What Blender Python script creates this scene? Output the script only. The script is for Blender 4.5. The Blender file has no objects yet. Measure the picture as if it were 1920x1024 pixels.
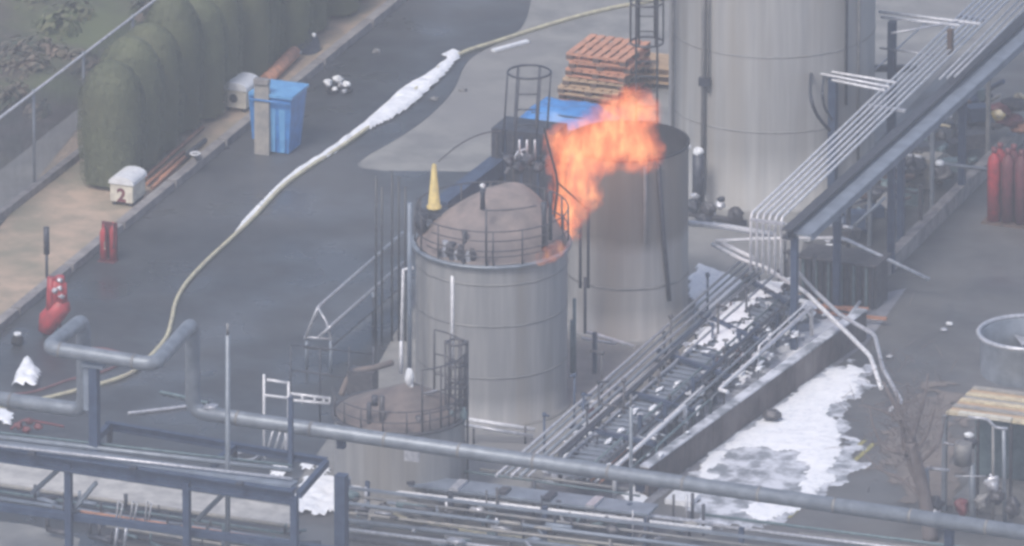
import bpy, bmesh, math, random
from mathutils import Vector, Matrix, noise
random.seed(7)
S = bpy.context.scene
COL = S.collection
R = math.radians

# ------------------------------------------------------------------ camera
ELEV = R(19.4); AZ = R(68.6); DIST = 300.0; FPX = 30000.0
rv = Vector((math.sin(AZ), math.cos(AZ), 0.0))            # image right
fh = Vector((-math.cos(AZ), math.sin(AZ), 0.0))           # horizontal forward
fc = fh*math.cos(ELEV) - Vector((0, 0, 1))*math.sin(ELEV)
uv = rv.cross(fc)
CAM = -fc*DIST
cd = bpy.data.cameras.new('camera'); cam = bpy.data.objects.new('camera', cd); COL.objects.link(cam)
cam.matrix_world = Matrix(((rv.x, uv.x, -fc.x, CAM.x), (rv.y, uv.y, -fc.y, CAM.y), (rv.z, uv.z, -fc.z, CAM.z), (0, 0, 0, 1)))
cd.lens = 36.0*FPX/1920; cd.sensor_width = 36; cd.clip_start = 1; cd.clip_end = 3000
S.camera = cam

# ------------------------------------------------------------------ world, sun, exposure
SUN_EL = R(52); sd = (-fh*0.80 - rv*0.45).normalized()     # horizontal direction towards the sun
w = bpy.data.worlds.new('World'); S.world = w; w.use_nodes = True
nt = w.node_tree; nt.nodes.clear()
sky = nt.nodes.new('ShaderNodeTexSky'); sky.sky_type = 'NISHITA'; sky.sun_disc = False
sky.sun_elevation = SUN_EL; sky.sun_rotation = math.atan2(sd.x, sd.y)
sky.air_density = 1.0; sky.dust_density = 3.0; sky.ozone_density = 1.8; sky.altitude = 0
bg = nt.nodes.new('ShaderNodeBackground'); bg.inputs[1].default_value = 0.125
ow = nt.nodes.new('ShaderNodeOutputWorld')
nt.links.new(sky.outputs[0], bg.inputs[0]); nt.links.new(bg.outputs[0], ow.inputs[0])
sl = bpy.data.lights.new('sun', 'SUN'); sl.energy = 1.6; sl.angle = R(16); sl.color = (1, 0.95, 0.90)
so = bpy.data.objects.new('sun', sl); COL.objects.link(so)
sdir = Vector((sd.x*math.cos(SUN_EL), sd.y*math.cos(SUN_EL), math.sin(SUN_EL)))
so.rotation_euler = sdir.to_track_quat('Z', 'Y').to_euler(); so.location = (0, 0, 60)
S.view_settings.view_transform = 'Standard'; S.view_settings.look = 'None'
S.view_settings.exposure = 0.44; S.view_settings.gamma = 1
S.cycles.filter_width = 3.0
S.cycles.volume_bounces = 1; S.cycles.max_bounces = 6; S.cycles.volume_step_rate = 2.0
S.cycles.use_denoising = True

# ------------------------------------------------------------------ pixel -> place
def ray(px, py):
    return fc + rv*((px-960)/FPX) + uv*((512-py)/FPX)
def H(px, py, z=0.0):
    """point at height z seen at that pixel"""
    d = ray(px, py); t = (z-CAM.z)/d.z
    return CAM + d*t
def V(px, py, gy):
    """point standing above ground row gy, seen at that pixel"""
    g = H(px, gy); d = ray(px, py); t = (g-CAM).dot(fh)/d.dot(fh)
    return CAM + d*t
def hgt(px, py, gy): return V(px, py, gy).z

# ------------------------------------------------------------------ materials
M = {}
def mat(name, c1, c2=None, rough=.6, metal=0.0, scale=3.0, stretch=(1, 1, 1), bump=.15, emit=None, contrast=(.38, .62), c3=None, detail=7):
    m = bpy.data.materials.new(name); m.use_nodes = True; n = m.node_tree; b = n.nodes['Principled BSDF']
    c2 = c2 or tuple(x*.65 for x in c1)
    tc = n.nodes.new('ShaderNodeNewGeometry'); mp = n.nodes.new('ShaderNodeMapping'); mp.inputs['Scale'].default_value = stretch
    nz = n.nodes.new('ShaderNodeTexNoise'); nz.inputs['Scale'].default_value = scale; nz.inputs['Detail'].default_value = detail; nz.inputs['Roughness'].default_value = .62
    rp = n.nodes.new('ShaderNodeValToRGB'); rp.color_ramp.elements[0].position = contrast[0]; rp.color_ramp.elements[1].position = contrast[1]
    rp.color_ramp.elements[0].color = (*c2, 1); rp.color_ramp.elements[1].color = (*c1, 1)
    n.links.new(tc.outputs['Position'], mp.inputs[0]); n.links.new(mp.outputs[0], nz.inputs[0]); n.links.new(nz.outputs[0], rp.inputs[0])
    out = rp.outputs[0]
    if c3:
        n2 = n.nodes.new('ShaderNodeTexNoise'); n2.inputs['Scale'].default_value = scale*.23; n2.inputs['Detail'].default_value = 4
        r2 = n.nodes.new('ShaderNodeValToRGB'); r2.color_ramp.elements[0].position = .48; r2.color_ramp.elements[1].position = .66
        mx = n.nodes.new('ShaderNodeMixRGB'); mx.inputs[2].default_value = (*c3, 1)
        n.links.new(mp.outputs[0], n2.inputs[0]); n.links.new(n2.outputs[0], r2.inputs[0]); n.links.new(r2.outputs[0], mx.inputs[0])
        n.links.new(out, mx.inputs[1]); out = mx.outputs[0]
    n.links.new(out, b.inputs['Base Color'])
    b.inputs['Roughness'].default_value = rough; b.inputs['Metallic'].default_value = metal
    if bump:
        bp = n.nodes.new('ShaderNodeBump'); bp.inputs['Strength'].default_value = bump; bp.inputs['Distance'].default_value = .006 if 'asphalt' in name else .02
        n.links.new(nz.outputs[0], bp.inputs['Height']); n.links.new(bp.outputs[0], b.inputs['Normal'])
    M[name] = m
    return m
mat('concrete', (.30, .295, .28), (.20, .20, .20), .85, scale=1.3, c3=(.24, .235, .235))
mat('yard', (.125, .125, .128), (.085, .087, .092), .85, scale=1.1, c3=(.145, .14, .138))
mat('wet_asphalt', (.064, .068, .075), (.044, .047, .053), .38, scale=.7, c3=(.108, .11, .116), bump=.3)
mat('soil', (.52, .39, .29), (.34, .28, .21), .95, scale=1.6, c3=(.22, .22, .16), bump=.6)
mat('dust', (.21, .18, .165), (.145, .13, .125), .95, scale=1.6)
mat('kerb', (.33, .31, .30), (.20, .185, .19), .9, scale=4)
mat('bund_face', (.13, .105, .10), (.075, .062, .06), .9, scale=3, c3=(.23, .2, .19))
mat('slab', (.25, .25, .28), (.15, .155, .18), .5, scale=2.2, c3=(.34, .35, .38))
mat('pale_strip', (.58, .56, .53), (.38, .37, .36), .85, scale=2.5)
mat('bank', (.11, .09, .085), (.05, .052, .045), .95, scale=1.5, c3=(.12, .14, .07), bump=.8)
mat('tank', (.34, .335, .33), (.255, .255, .26), .65, .05, scale=3.4, stretch=(1.8, 1.8, .12), c3=(.25, .232, .215), bump=.06)
mat('tank_pale', (.43, .425, .415), (.33, .33, .33), .65, .05, scale=3.0, stretch=(1.8, 1.8, .10), c3=(.33, .308, .28), bump=.06)
mat('roof_dark', (.22, .175, .16), (.13, .11, .105), .75, scale=3.4, c3=(.16, .14, .13), bump=.2)
mat('roof', (.31, .245, .22), (.19, .16, .15), .7, scale=2.6, c3=(.20, .17, .165), bump=.2)
mat('seam', (.30, .29, .28), (.19, .19, .2), .6, .2)
mat('dark_steel', (.075, .08, .10), (.04, .045, .06), .5, .2, scale=9)
mat('rail', (.12, .115, .125), (.07, .07, .08), .5, .3, scale=9)
mat('blue_steel', (.065, .095, .16), (.04, .06, .11), .5, .1, scale=5)
mat('blue_grey', (.26, .30, .36), (.18, .21, .26), .5, .1, scale=3)
mat('pipe_grey', (.29, .32, .36), (.20, .225, .26), .45, .3, scale=4, bump=.05)
mat('zinc', (.62, .62, .66), (.42, .43, .47), .35, .35, scale=12, bump=.05)
mat('cladding', (.85, .84, .86), (.62, .62, .65), .4, .05, scale=10, bump=.05)
mat('teal', (.17, .23, .25), (.10, .15, .17), .6, .1, scale=6)
mat('foam', (.93, .94, .97), (.72, .75, .82), .8, scale=9, bump=.8, contrast=(.3, .5))
mat('thin_foam', (.70, .72, .78), (.22, .24, .27), .6, scale=2.6, bump=.4, contrast=(.40, .60))
mat('hose', (.62, .58, .40), (.44, .40, .30), .8, scale=7)
mat('red_hose', (.26, .12, .12), (.16, .08, .09), .8, scale=7)
mat('yellow', (.72, .55, .20), (.52, .40, .16), .6, scale=8)
mat('yellow_line', (.42, .38, .12), (.22, .21, .12), .8, scale=6)
mat('blue', (.07, .28, .66), (.05, .20, .50), .4, scale=5)
mat('blue_pale', (.16, .42, .72), (.10, .31, .62), .4, scale=5)
mat('board', (.40, .37, .33), (.28, .27, .26), .7, scale=6)
mat('red', (.50, .05, .055), (.30, .035, .04), .45, scale=6)
mat('red_dull', (.19, .055, .065), (.12, .04, .045), .5, scale=6)
mat('cream', (.78, .74, .62), (.56, .52, .45), .6, scale=5)
mat('rust', (.52, .25, .15), (.34, .16, .10), .8, scale=5)
mat('wood', (.60, .43, .27), (.42, .29, .19), .85, scale=7, stretch=(1, 5, 3))
mat('wood_pink', (.68, .33, .20), (.48, .24, .16), .85, scale=7)
mat('wood_dark', (.15, .10, .08), (.09, .065, .055), .9, scale=7)
mat('straw', (.72, .62, .42), (.5, .42, .3), .85, scale=7)
mat('bark', (.20, .175, .175), (.14, .115, .11), .9, scale=8, stretch=(1, 1, .3), bump=.6)
mat('leaf', (.165, .18, .095), (.12, .135, .075), .7, scale=2.2, c3=(.15, .155, .085), bump=0)
mat('scrub', (.26, .20, .16), (.06, .08, .06), .8, scale=2.0, c3=(.11, .14, .06), bump=0)
mat('soot', (.03, .03, .035), (.018, .018, .02), .8, scale=4)
mat('white', (.85, .86, .88), (.7, .71, .74), .5, scale=9)
mat('ink', (.22, .05, .06), (.14, .04, .05), .7, scale=9)

for nm_, lo_, hi_ in (('wet_asphalt', .22, .62), ('yard', .35, .9), ('slab', .25, .7)):
    n = M[nm_].node_tree; b = n.nodes['Principled BSDF']; ge = n.nodes.new('ShaderNodeNewGeometry'); nz = n.nodes.new('ShaderNodeTexNoise'); nz.inputs['Scale'].default_value = .45; nz.inputs['Detail'].default_value = 6
    mr = n.nodes.new('ShaderNodeMapRange'); mr.inputs[1].default_value = .4; mr.inputs[2].default_value = .6; mr.inputs[3].default_value = lo_; mr.inputs[4].default_value = hi_
    n.links.new(ge.outputs['Position'], nz.inputs[0]); n.links.new(nz.outputs[0], mr.inputs[0]); n.links.new(mr.outputs[0], b.inputs['Roughness'])
for nm_ in ('leaf', 'scrub'):
    n = M[nm_].node_tree; b = n.nodes['Principled BSDF']; src = b.inputs['Base Color'].links[0].from_socket
    oi = n.nodes.new('ShaderNodeObjectInfo'); hs_ = n.nodes.new('ShaderNodeHueSaturation'); mr = n.nodes.new('ShaderNodeMapRange')
    mr.inputs[3].default_value = .85; mr.inputs[4].default_value = 1.15
    n.links.new(oi.outputs['Random'], mr.inputs[0]); n.links.new(mr.outputs[0], hs_.inputs['Value']); n.links.new(src, hs_.inputs['Color']); n.links.new(hs_.outputs[0], b.inputs['Base Color'])
# sooty tank: soot stain over the upper courses, uneven lower edge
def soot_tank(name, z0, z1):
    m = M['tank_pale'].copy(); m.name = name; n = m.node_tree; b = n.nodes['Principled BSDF']
    src = b.inputs['Base Color'].links[0].from_socket
    g = n.nodes.new('ShaderNodeNewGeometry'); s = n.nodes.new('ShaderNodeSeparateXYZ'); nz = n.nodes.new('ShaderNodeTexNoise'); nz.inputs['Scale'].default_value = 1.4
    nz.inputs['Detail'].default_value = 5
    mr = n.nodes.new('ShaderNodeMapRange'); mr.inputs[1].default_value = z0; mr.inputs[2].default_value = z1
    ad = n.nodes.new('ShaderNodeMath'); ad.operation = 'MULTIPLY_ADD'; ad.inputs[1].default_value = .5
    n.links.new(g.outputs['Position'], s.inputs[0]); n.links.new(g.outputs['Position'], nz.inputs[0])
    n.links.new(nz.outputs[0], ad.inputs[0]); n.links.new(s.outputs[2], ad.inputs[2]); n.links.new(ad.outputs[0], mr.inputs[0])
    mx = n.nodes.new('ShaderNodeMixRGB'); mx.blend_type = 'MULTIPLY'; mx.inputs[2].default_value = (.60, .55, .51, 1)
    n.links.new(mr.outputs[0], mx.inputs[0]); n.links.new(src, mx.inputs[1]); n.links.new(mx.outputs[0], b.inputs['Base Color'])
    M[name] = m
soot_tank('tank_sooty', 1.95, 2.25)

# ------------------------------------------------------------------ mesh collector
class MB:
    def __init__(s): s.v = []; s.f = []; s.sm = []
    def add(s, vs, fs, smooth=False):
        o = len(s.v); s.v += [Vector(v) for v in vs]
        for f in fs: s.f.append(tuple(i+o for i in f)); s.sm.append(smooth)
        return s
    def box(s, c, d, rot=0.0, tilt=None):
        c = Vector(c); m = Matrix.Rotation(rot, 3, 'Z')
        if tilt is not None: m = m @ tilt
        vs = [c + m @ Vector((x*d[0]/2, y*d[1]/2, z*d[2]/2)) for x in (-1, 1) for y in (-1, 1) for z in (-1, 1)]
        return s.add(vs, [(0, 1, 3, 2), (4, 6, 7, 5), (0, 4, 5, 1), (2, 3, 7, 6), (0, 2, 6, 4), (1, 5, 7, 3)])
    def beam(s, a, b, wd, ht):
        a = Vector(a); b = Vector(b); t = (b-a).normalized()
        up = Vector((0, 0, 1)) if abs(t.z) < .95 else Vector((1, 0, 0))
        x = t.cross(up).normalized(); y = x.cross(t)
        vs = [p + x*i*wd/2 + y*j*ht/2 for p in (a, b) for i, j in ((-1, -1), (1, -1), (1, 1), (-1, 1))]
        return s.add(vs, [(0, 1, 2, 3), (7, 6, 5, 4), (0, 4, 5, 1), (1, 5, 6, 2), (2, 6, 7, 3), (3, 7, 4, 0)])
    def ibeam(s, a, b, wd, ht, t=.03):
        u = Vector((0, 0, 1)); a = Vector(a); b = Vector(b)
        s.beam(a+u*(ht/2-t/2), b+u*(ht/2-t/2), wd, t); s.beam(a-u*(ht/2-t/2), b-u*(ht/2-t/2), wd, t)
        return s.beam(a, b, t, ht-2*t-.002)
    def tube(s, pts, r, n=10, cap=True, closed=False):
        pts = [Vector(p) for p in pts]; k = len(pts); rr = r if isinstance(r, (list, tuple)) else [r]*k
        tg = []
        for i in range(k):
            a = pts[i-1] if (i or closed) else pts[i]; b = pts[(i+1) % k] if (i < k-1 or closed) else pts[i]
            tg.append((b-a).normalized())
        up = Vector((0, 0, 1)) if abs(tg[0].z) < .9 else Vector((1, 0, 0))
        x = tg[0].cross(up).normalized(); vs = []
        for i in range(k):
            x = (x - tg[i]*x.dot(tg[i]))
            x = x.normalized() if x.length > 1e-6 else tg[i].orthogonal().normalized()
            y = tg[i].cross(x)
            vs += [pts[i] + (x*math.cos(2*math.pi*j/n) + y*math.sin(2*math.pi*j/n))*rr[i] for j in range(n)]
        fs = []
        for i in range(k if closed else k-1):
            i2 = (i+1) % k
            for j in range(n): fs.append((i*n+j, i*n+(j+1) % n, i2*n+(j+1) % n, i2*n+j))
        s.add(vs, fs, True)
        if cap and not closed:
            o = len(s.v)-len(vs); s.f.append(tuple(o+j for j in range(n))[::-1]); s.sm.append(False)
            s.f.append(tuple(o+(k-1)*n+j for j in range(n))); s.sm.append(False)
        return s
    def lathe(s, c, prof, n=48, a0=0, a1=2*math.pi, smooth=True):
        c = Vector(c); full = abs(a1-a0-2*math.pi) < 1e-6; m = n if full else n+1; vs = []
        for r, z in prof: vs += [c+Vector((r*math.cos(a0+(a1-a0)*j/n), r*math.sin(a0+(a1-a0)*j/n), z)) for j in range(m)]
        fs = []
        for i in range(len(prof)-1):
            for j in range(n):
                j2 = (j+1) % m; fs.append((i*m+j, i*m+j2, (i+1)*m+j2, (i+1)*m+j))
        return s.add(vs, fs, smooth)
    def blob(s, c, d, seed=0, amp=.25, n=10, freq=1.5):
        c = Vector(c); vs = []; fs = []
        for i in range(n+1):
            for j in range(2*n):
                th = math.pi*i/n; ph = math.pi*j/n
                p = Vector((math.sin(th)*math.cos(ph), math.sin(th)*math.sin(ph), math.cos(th)))
                k = 1 + amp*noise.noise(p*freq+Vector((seed*3.1, seed*1.7, 0)))*1.8
                vs.append(c+Vector((p.x*d[0]*k, p.y*d[1]*k, p.z*d[2]*k))/2)
        for i in range(n):
            for j in range(2*n): fs.append((i*2*n+j, (i+1)*2*n+j, (i+1)*2*n+(j+1) % (2*n), i*2*n+(j+1) % (2*n)))
        return s.add(vs, fs, True)
    def ring(s, c, r, tr, n=36, a0=0, a1=2*math.pi, sides=6):
        full = abs(a1-a0-2*math.pi) < 1e-6; c = Vector(c)
        pts = [c+Vector((r*math.cos(a0+(a1-a0)*j/n), r*math.sin(a0+(a1-a0)*j/n), 0)) for j in range(n if full else n+1)]
        return s.tube(pts, tr, sides, closed=full)
    def build(s, name, m, parent=None, loc=(0, 0, 0)):
        loc = Vector(loc); me = bpy.data.meshes.new(name)
        off = parent['_o'] if parent is not None else loc
        off = Vector(off)
        me.from_pydata([v-off for v in s.v], [], s.f); me.update()
        me.polygons.foreach_set('use_smooth', s.sm)
        me.materials.append(M[m] if isinstance(m, str) else m)
        o = bpy.data.objects.new(name, me); COL.objects.link(o)
        if parent is not None:
            o.parent = parent; o['_o'] = tuple(off)
        else:
            o.location = loc; o['_o'] = tuple(loc)
        return o
def tag(o, label=None, cat=None, group=None, kind=None):
    if label: o['label'] = label
    if cat: o['category'] = cat
    if group: o['group'] = group
    if kind: o['kind'] = kind
    return o
def thing(name, label, cat, loc=(0, 0, 0), group=None):
    o = bpy.data.objects.new(name, None); o.empty_display_size = .2; COL.objects.link(o); o.location = loc; o['_o'] = tuple(loc)
    return tag(o, label, cat, group)
def copy_tree(o, parent=None):
    c = o.copy(); COL.objects.link(c); c.parent = parent
    for ch in list(o.children): copy_tree(ch, c)
    return c
def smooth_path(pts, k=6):
    pts = [Vector(p) for p in pts]; out = []
    for i in range(len(pts)-1):
        p0 = pts[max(i-1, 0)]; p1 = pts[i]; p2 = pts[i+1]; p3 = pts[min(i+2, len(pts)-1)]
        for j in range(k):
            t = j/k
            out.append(.5*((2*p1)+(-p0+p2)*t+(2*p0-5*p1+4*p2-p3)*t*t+(-p0+3*p1-3*p2+p3)*t**3))
    out.append(pts[-1]); return out
def bend_path(pts, r=.25, k=5):
    pts = [Vector(p) for p in pts]; out = [pts[0]]
    for i in range(1, len(pts)-1):
        a = (pts[i-1]-pts[i]); b = (pts[i+1]-pts[i]); q = min(r, a.length*.45, b.length*.45)
        A = pts[i]+a.normalized()*q; B = pts[i]+b.normalized()*q
        for j in range(k+1):
            t = j/k; out.append(A*(1-t)**2+pts[i]*2*t*(1-t)+B*t*t)
    out.append(pts[-1]); return out
def sheet(name, pix, z, m, kind='structure', fan=True):
    pts = [H(x, y, z) for x, y in pix]
    me = bpy.data.meshes.new(name); bm = bmesh.new()
    bmesh.ops.triangulate(bm, faces=[bm.faces.new([bm.verts.new(p) for p in pts])])
    bmesh.ops.recalc_face_normals(bm, faces=bm.faces[:])
    if bm.faces[:][0].normal.z < 0: bmesh.ops.reverse_faces(bm, faces=bm.faces[:])
    bm.to_mesh(me); bm.free(); me.materials.append(M[m])
    o = bpy.data.objects.new(name, me); COL.objects.link(o); o['kind'] = kind
    return o

# ------------------------------------------------------------------ ground, road, verge, kerb, bund
g = MB(); g.add([(-420, -420, 0), (420, -420, 0), (420, 420, 0), (-420, 420, 0)], [(0, 1, 2, 3)]); tag(g.build('ground', 'yard'), kind='structure')
sheet('concrete_apron', [(650, 330), (1010, -230), (2400, -230), (1780, 120), (1520, 400), (1480, 560), (930, 960), (640, 960), (560, 900), (900, 330)], .004, 'concrete')
def curve_pix(p, k=5):
    return [(q.x, q.y) for q in smooth_path([Vector((a, b, 0)) for a, b in p], k)]
sheet('road', [(-1400, 1768), (0, 622), (770, -4), (1050, -230), (1040, -150)] + curve_pix([(1000, -20), (985, 40), (955, 70), (880, 112), (850, 170), (800, 222), (742, 262), (690, 292), (672, 312), (720, 320)]) + [(900, 322), (850, 420), (700, 700), (560, 900), (0, 1100), (-900, 1768)], .008, 'wet_asphalt')
sheet('verge', [(-1400, 1740), (0, 593), (745, -14), (1010, -230), (700, -230), (140, 245), (0, 425), (-1400, 1560)], .05, 'soil')
sheet('back_path', [(-1400, 1556), (0, 420), (140, 250), (520, -100), (420, -100), (0, 262), (-1400, 1400)], .05, 'concrete')
# bank: rises behind the back path
bk = MB(); pts = []
A0 = H(-500, 720); B0 = H(700, -230)
for i in range(61):
    for j in range(25):
        p = A0.lerp(B0, i/60) + Vector((-1, .1, 0))*j*.7
        h = .45*(1-math.exp(-j*.25)) + .5*noise.noise(Vector((p.x*.5, p.y*.5, 0)))*min(1, j*.2)
        pts.append((p.x, p.y, max(.01, h+.05)))
bk.add(pts, [(i*25+j, (i+1)*25+j, (i+1)*25+j+1, i*25+j+1) for i in range(60) for j in range(24)], True)
tag(bk.build('bank', 'bank'), kind='structure')
def strip_wall(name, a, b, wd, h, m, side=1, z=0):
    """low wall from ground point a to b, thickness wd towards -X"""
    a = Vector(a); b = Vector(b); t = (b-a).normalized(); nrm = Vector((-t.y, t.x, 0))*side
    mb = MB(); n = 24
    for k in range(n):
        p = a.lerp(b, k/n); q = a.lerp(b, (k+1)/n-.0015)
        c = (p+q)/2+nrm*wd/2; mb.box((c.x, c.y, z+h/2), (wd, (q-p).length, h), math.atan2(t.y, t.x)-math.pi/2)
    return mb.build(name, m)
tag(strip_wall('kerb', H(-1400, 1768), H(1050, -233), .19, .17, 'kerb'), kind='structure')
# bund wall by the low pipe rack
ba, bb = H(1215, 934), H(1625, 637)
tag(strip_wall('bund_wall', ba, bb, .16, .57, 'bund_face'), 'dark brown bund wall with a wet foamy top along the low pipe rack', 'wall')
cp = MB(); t = (bb-ba).normalized(); nr = Vector((-t.y, t.x, 0)); cp.beam(ba+nr*.08+Vector((0, 0, .585)), bb+nr*.08+Vector((0, 0, .585)), .2, .03)
cpo = cp.build('coping', 'thin_foam', bpy.data.objects['bund_wall'])
bc, bd = H(1640, 545), H(1935, 250)
o = tag(strip_wall('bund_wall', bc, bd, .2, .30, 'kerb'), 'pale low wall running up towards the red cylinders', 'wall')
sheet('bund_floor', [(1150, 985), (1215, 950), (1625, 645), (1700, 540), (1610, 560), (1430, 580), (1000, 905)], .012, 'slab')
sheet('walkway', [(-300, 822), (-300, 862), (560, 992), (560, 952)], .014, 'pale_strip')
sheet('walkway', [(-300, 940), (-300, 1200), (100, 1200), (150, 1010), (60, 985)], .014, 'concrete')
for a, b in (((1478, 972), (1640, 832)), ((1462, 966), (1622, 826))):
    p, q = H(*a, .0), H(*b, .0); mb = MB(); n_ = Vector((-(q-p).y, (q-p).x, 0)).normalized()*.045
    mb.add([p-n_+Vector((0, 0, .012)), p+n_+Vector((0, 0, .012)), q+n_+Vector((0, 0, .012)), q-n_+Vector((0, 0, .012))], [(0, 3, 2, 1)])
    tag(mb.build('yellow_marking', 'yellow_line'), kind='structure')

# ------------------------------------------------------------------ foam
def foam(name, pix, h, m='foam', res=.05, z=.012, edge=.25, seed=0, label=None, rag=.12):
    P = [H(x, y, z) for x, y in pix]; xs = [p.x for p in P]; ys = [p.y for p in P]
    def dist(x, y):
        ins = False; dm = 1e9; k = len(P)
        for i in range(k):
            a = P[i]; b = P[(i+1) % k]
            if (a.y > y) != (b.y > y) and x < (b.x-a.x)*(y-a.y)/(b.y-a.y)+a.x: ins = not ins
            vx, vy = b.x-a.x, b.y-a.y; u = max(0, min(1, ((x-a.x)*vx+(y-a.y)*vy)/(vx*vx+vy*vy+1e-9)))
            dm = min(dm, math.hypot(x-a.x-u*vx, y-a.y-u*vy))
        return dm if ins else -dm
    x0, x1, y0, y1 = min(xs)-.1, max(xs)+.1, min(ys)-.1, max(ys)+.1
    nx = int((x1-x0)/res)+1; ny = int((y1-y0)/res)+1; idx = {}; mb = MB(); vs = []
    for i in range(nx):
        for j in range(ny):
            x = x0+i*res; y = y0+j*res
            d = dist(x, y) + rag*2*noise.fractal(Vector((x*2.2, y*2.2, seed)), 1, 2, 4)
            if d > 0:
                k = min(1, d/edge)
                idx[(i, j)] = len(vs); vs.append((x, y, z+h*(math.sqrt(k))*(.8+.35*noise.fractal(Vector((x*3, y*3, seed+5)), 1, 2, 2))))
    fs = [(idx[(i, j)], idx[(i+1, j)], idx[(i+1, j+1)], idx[(i, j+1)]) for i in range(nx) for j in range(ny) if all(q in idx for q in ((i, j), (i+1, j), (i+1, j+1), (i, j+1)))]
    mb.add(vs, fs, True); o = mb.build(name, m); o['kind'] = 'stuff'
    if label: o['label'] = label
    return o
cl = [(438,441,3),(452,424,5),(470,407,9),(482,396,9),(500,374,6),(530,345,6),(560,322,7),(590,304,7),(620,286,8),(650,263,8),(680,242,9),(705,224,14),(730,207,19),(755,188,22),(775,176,20),(795,160,17),(815,143,15),(835,126,13),(850,111,10),(862,103,7)]
foam('fire_foam', [(x, y-h) for x, y, h in cl]+[(x+h*.3, y+h*.9) for x, y, h in cl[::-1]] if True else [(436, 438), (468, 398), (518, 348), (558, 314), (613, 281), (678, 228), (718, 198), (762, 161), (798, 133), (843, 102), (864, 100), (858, 122), (818, 156), (785, 193), (771, 213), (738, 228), (708, 245), (652, 283), (602, 316), (562, 340), (524, 368), (486, 418), (470, 420), (450, 444)], .11, res=.026, edge=.10, rag=.004, seed=1, label='long white strip of fire foam along the hose on the road')
foam('fire_foam', [(1300, 900), (1340, 846), (1440, 772), (1510, 716), (1560, 684), (1632, 694), (1608, 735), (1556, 765), (1572, 800), (1575, 830), (1590, 868), (1556, 905), (1512, 940), (1494, 925), (1508, 880), (1480, 850), (1420, 838), (1365, 848), (1325, 900)], .05, seed=2, edge=.5, rag=.14, label='bright white foam pool on the yard beside the bund wall')
foam('fire_foam', [(1320, 980), (1320, 900), (1380, 835), (1500, 850), (1520, 930), (1470, 985)], .02, 'thin_foam', seed=3, edge=.4, z=.010, label='thin grey film of foam on the yard below the white pool')
foam('fire_foam', [(1430, 700), (1470, 640), (1540, 600), (1600, 605), (1590, 632), (1480, 715), (1400, 770)], .05, seed=4, edge=.2, rag=.2, label='foam lying inside the bund below the pipe rack')
foam('fire_foam', [(1290, 560), (1290, 520), (1310, 500), (1340, 512), (1370, 515), (1400, 540), (1350, 600), (1310, 590)], .16, seed=5, edge=.15, rag=.05, label='thick heap of foam behind the upper end of the low rack')
foam('fire_foam', [(1330, 660), (1400, 590), (1450, 560), (1480, 600), (1420, 660), (1360, 700)], .05, seed=6, edge=.2, rag=.25, label='patchy foam on the bund floor under the grating')
foam('fire_foam', [(1010, 900), (1060, 840), (1180, 750), (1220, 770), (1150, 850), (1080, 900)], .05, 'thin_foam', seed=7, edge=.2, rag=.25, label='thin foam under the lower end of the low rack')
foam('fire_foam', [(1200, 900), (1300, 780), (1420, 660), (1500, 590), (1600, 605), (1590, 640), (1400, 780), (1230, 925)], .03, 'thin_foam', seed=17, edge=.3, z=.016, rag=.12, label='thin watery foam film along the bund floor behind the wall')
foam('fire_foam', [(1290, 910), (1340, 830), (1440, 760), (1510, 700), (1560, 672), (1655, 690), (1625, 740), (1590, 775), (1600, 830), (1615, 875), (1570, 920), (1500, 960), (1400, 990), (1300, 990)], .015, 'thin_foam', seed=18, edge=.5, z=.009, rag=.2, label='watery foam film spreading around the bright white pool')
foam('fire_foam', [(1180, 960), (1165, 930), (1215, 900), (1230, 915), (1205, 950)], .05, seed=8, edge=.1, rag=.05, label='small foam patch at the foot of the bund wall')
foam('fire_foam', [(1385, 960), (1420, 940), (1500, 930), (1520, 950), (1470, 965), (1440, 985)], .05, seed=9, edge=.15, rag=.1, label='ragged end of the foam pool beside the yellow lines')
foam('fire_foam', [(545, 965), (552, 912), (580, 888), (625, 884), (668, 895), (672, 945), (620, 968)], .14, seed=10, edge=.3, rag=.22, label='deep foam heap between the blue columns')
foam('fire_foam', [(22, 728), (28, 700), (50, 672), (78, 700), (70, 732)], .22, seed=11, edge=.15, rag=.03, label='bright foam mound behind the large pipe at the left')
foam('fire_foam', [(-30, 790), (-20, 770), (15, 768), (30, 782), (20, 800)], .10, seed=12, edge=.1, rag=.04, label='small foam mound at the left edge below the pipe')
foam('fire_foam', [(500, 892), (512, 872), (545, 872), (552, 884), (525, 896)], .06, seed=13, edge=.08, rag=.03, label='oval foam patch left of the blue column')
foam('fire_foam', [(560, 872), (600, 855), (612, 862), (590, 882), (565, 884)], .06, seed=14, edge=.08, rag=.03, label='oval foam patch right of the blue column')
foam('fire_foam', [(822, 102), (850, 92), (872, 100), (850, 112)], .04, seed=15, edge=.06, rag=.03, res=.03, label='dribble of foam at the hose coupling')

# ------------------------------------------------------------------ hoses
def hose(pix, r, m, label, z=None, cat='hose'):
    z = r if z is None else z; mb = MB(); mb.tube(smooth_path([H(x, y, z) for x, y in pix], 8), r, 8)
    return tag(mb.build('fire_hose', m), label, cat)
hose([(-60, 775), (60, 752), (150, 730), (240, 702), (285, 665), (312, 632), (322, 600), (330, 565), (350, 530), (385, 492), (430, 450), (475, 408), (530, 350), (585, 310), (650, 268), (700, 232)], .042, 'hose', 'long pale yellow fire hose curving over the dark road into the foam strip')
hose([(700, 232), (760, 185), (830, 122), (872, 97), (930, 78), (1000, 55), (1070, 34), (1150, 14), (1240, -2), (1330, -25)], .042, 'hose', 'pale yellow fire hose running from the foam to behind the big tank')
hose([(640, 940), (700, 950), (760, 972), (830, 988), (900, 1000), (1000, 1012), (1150, 1030)], .04, 'hose', 'yellow hose lying along the low pipes at the bottom')
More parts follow.
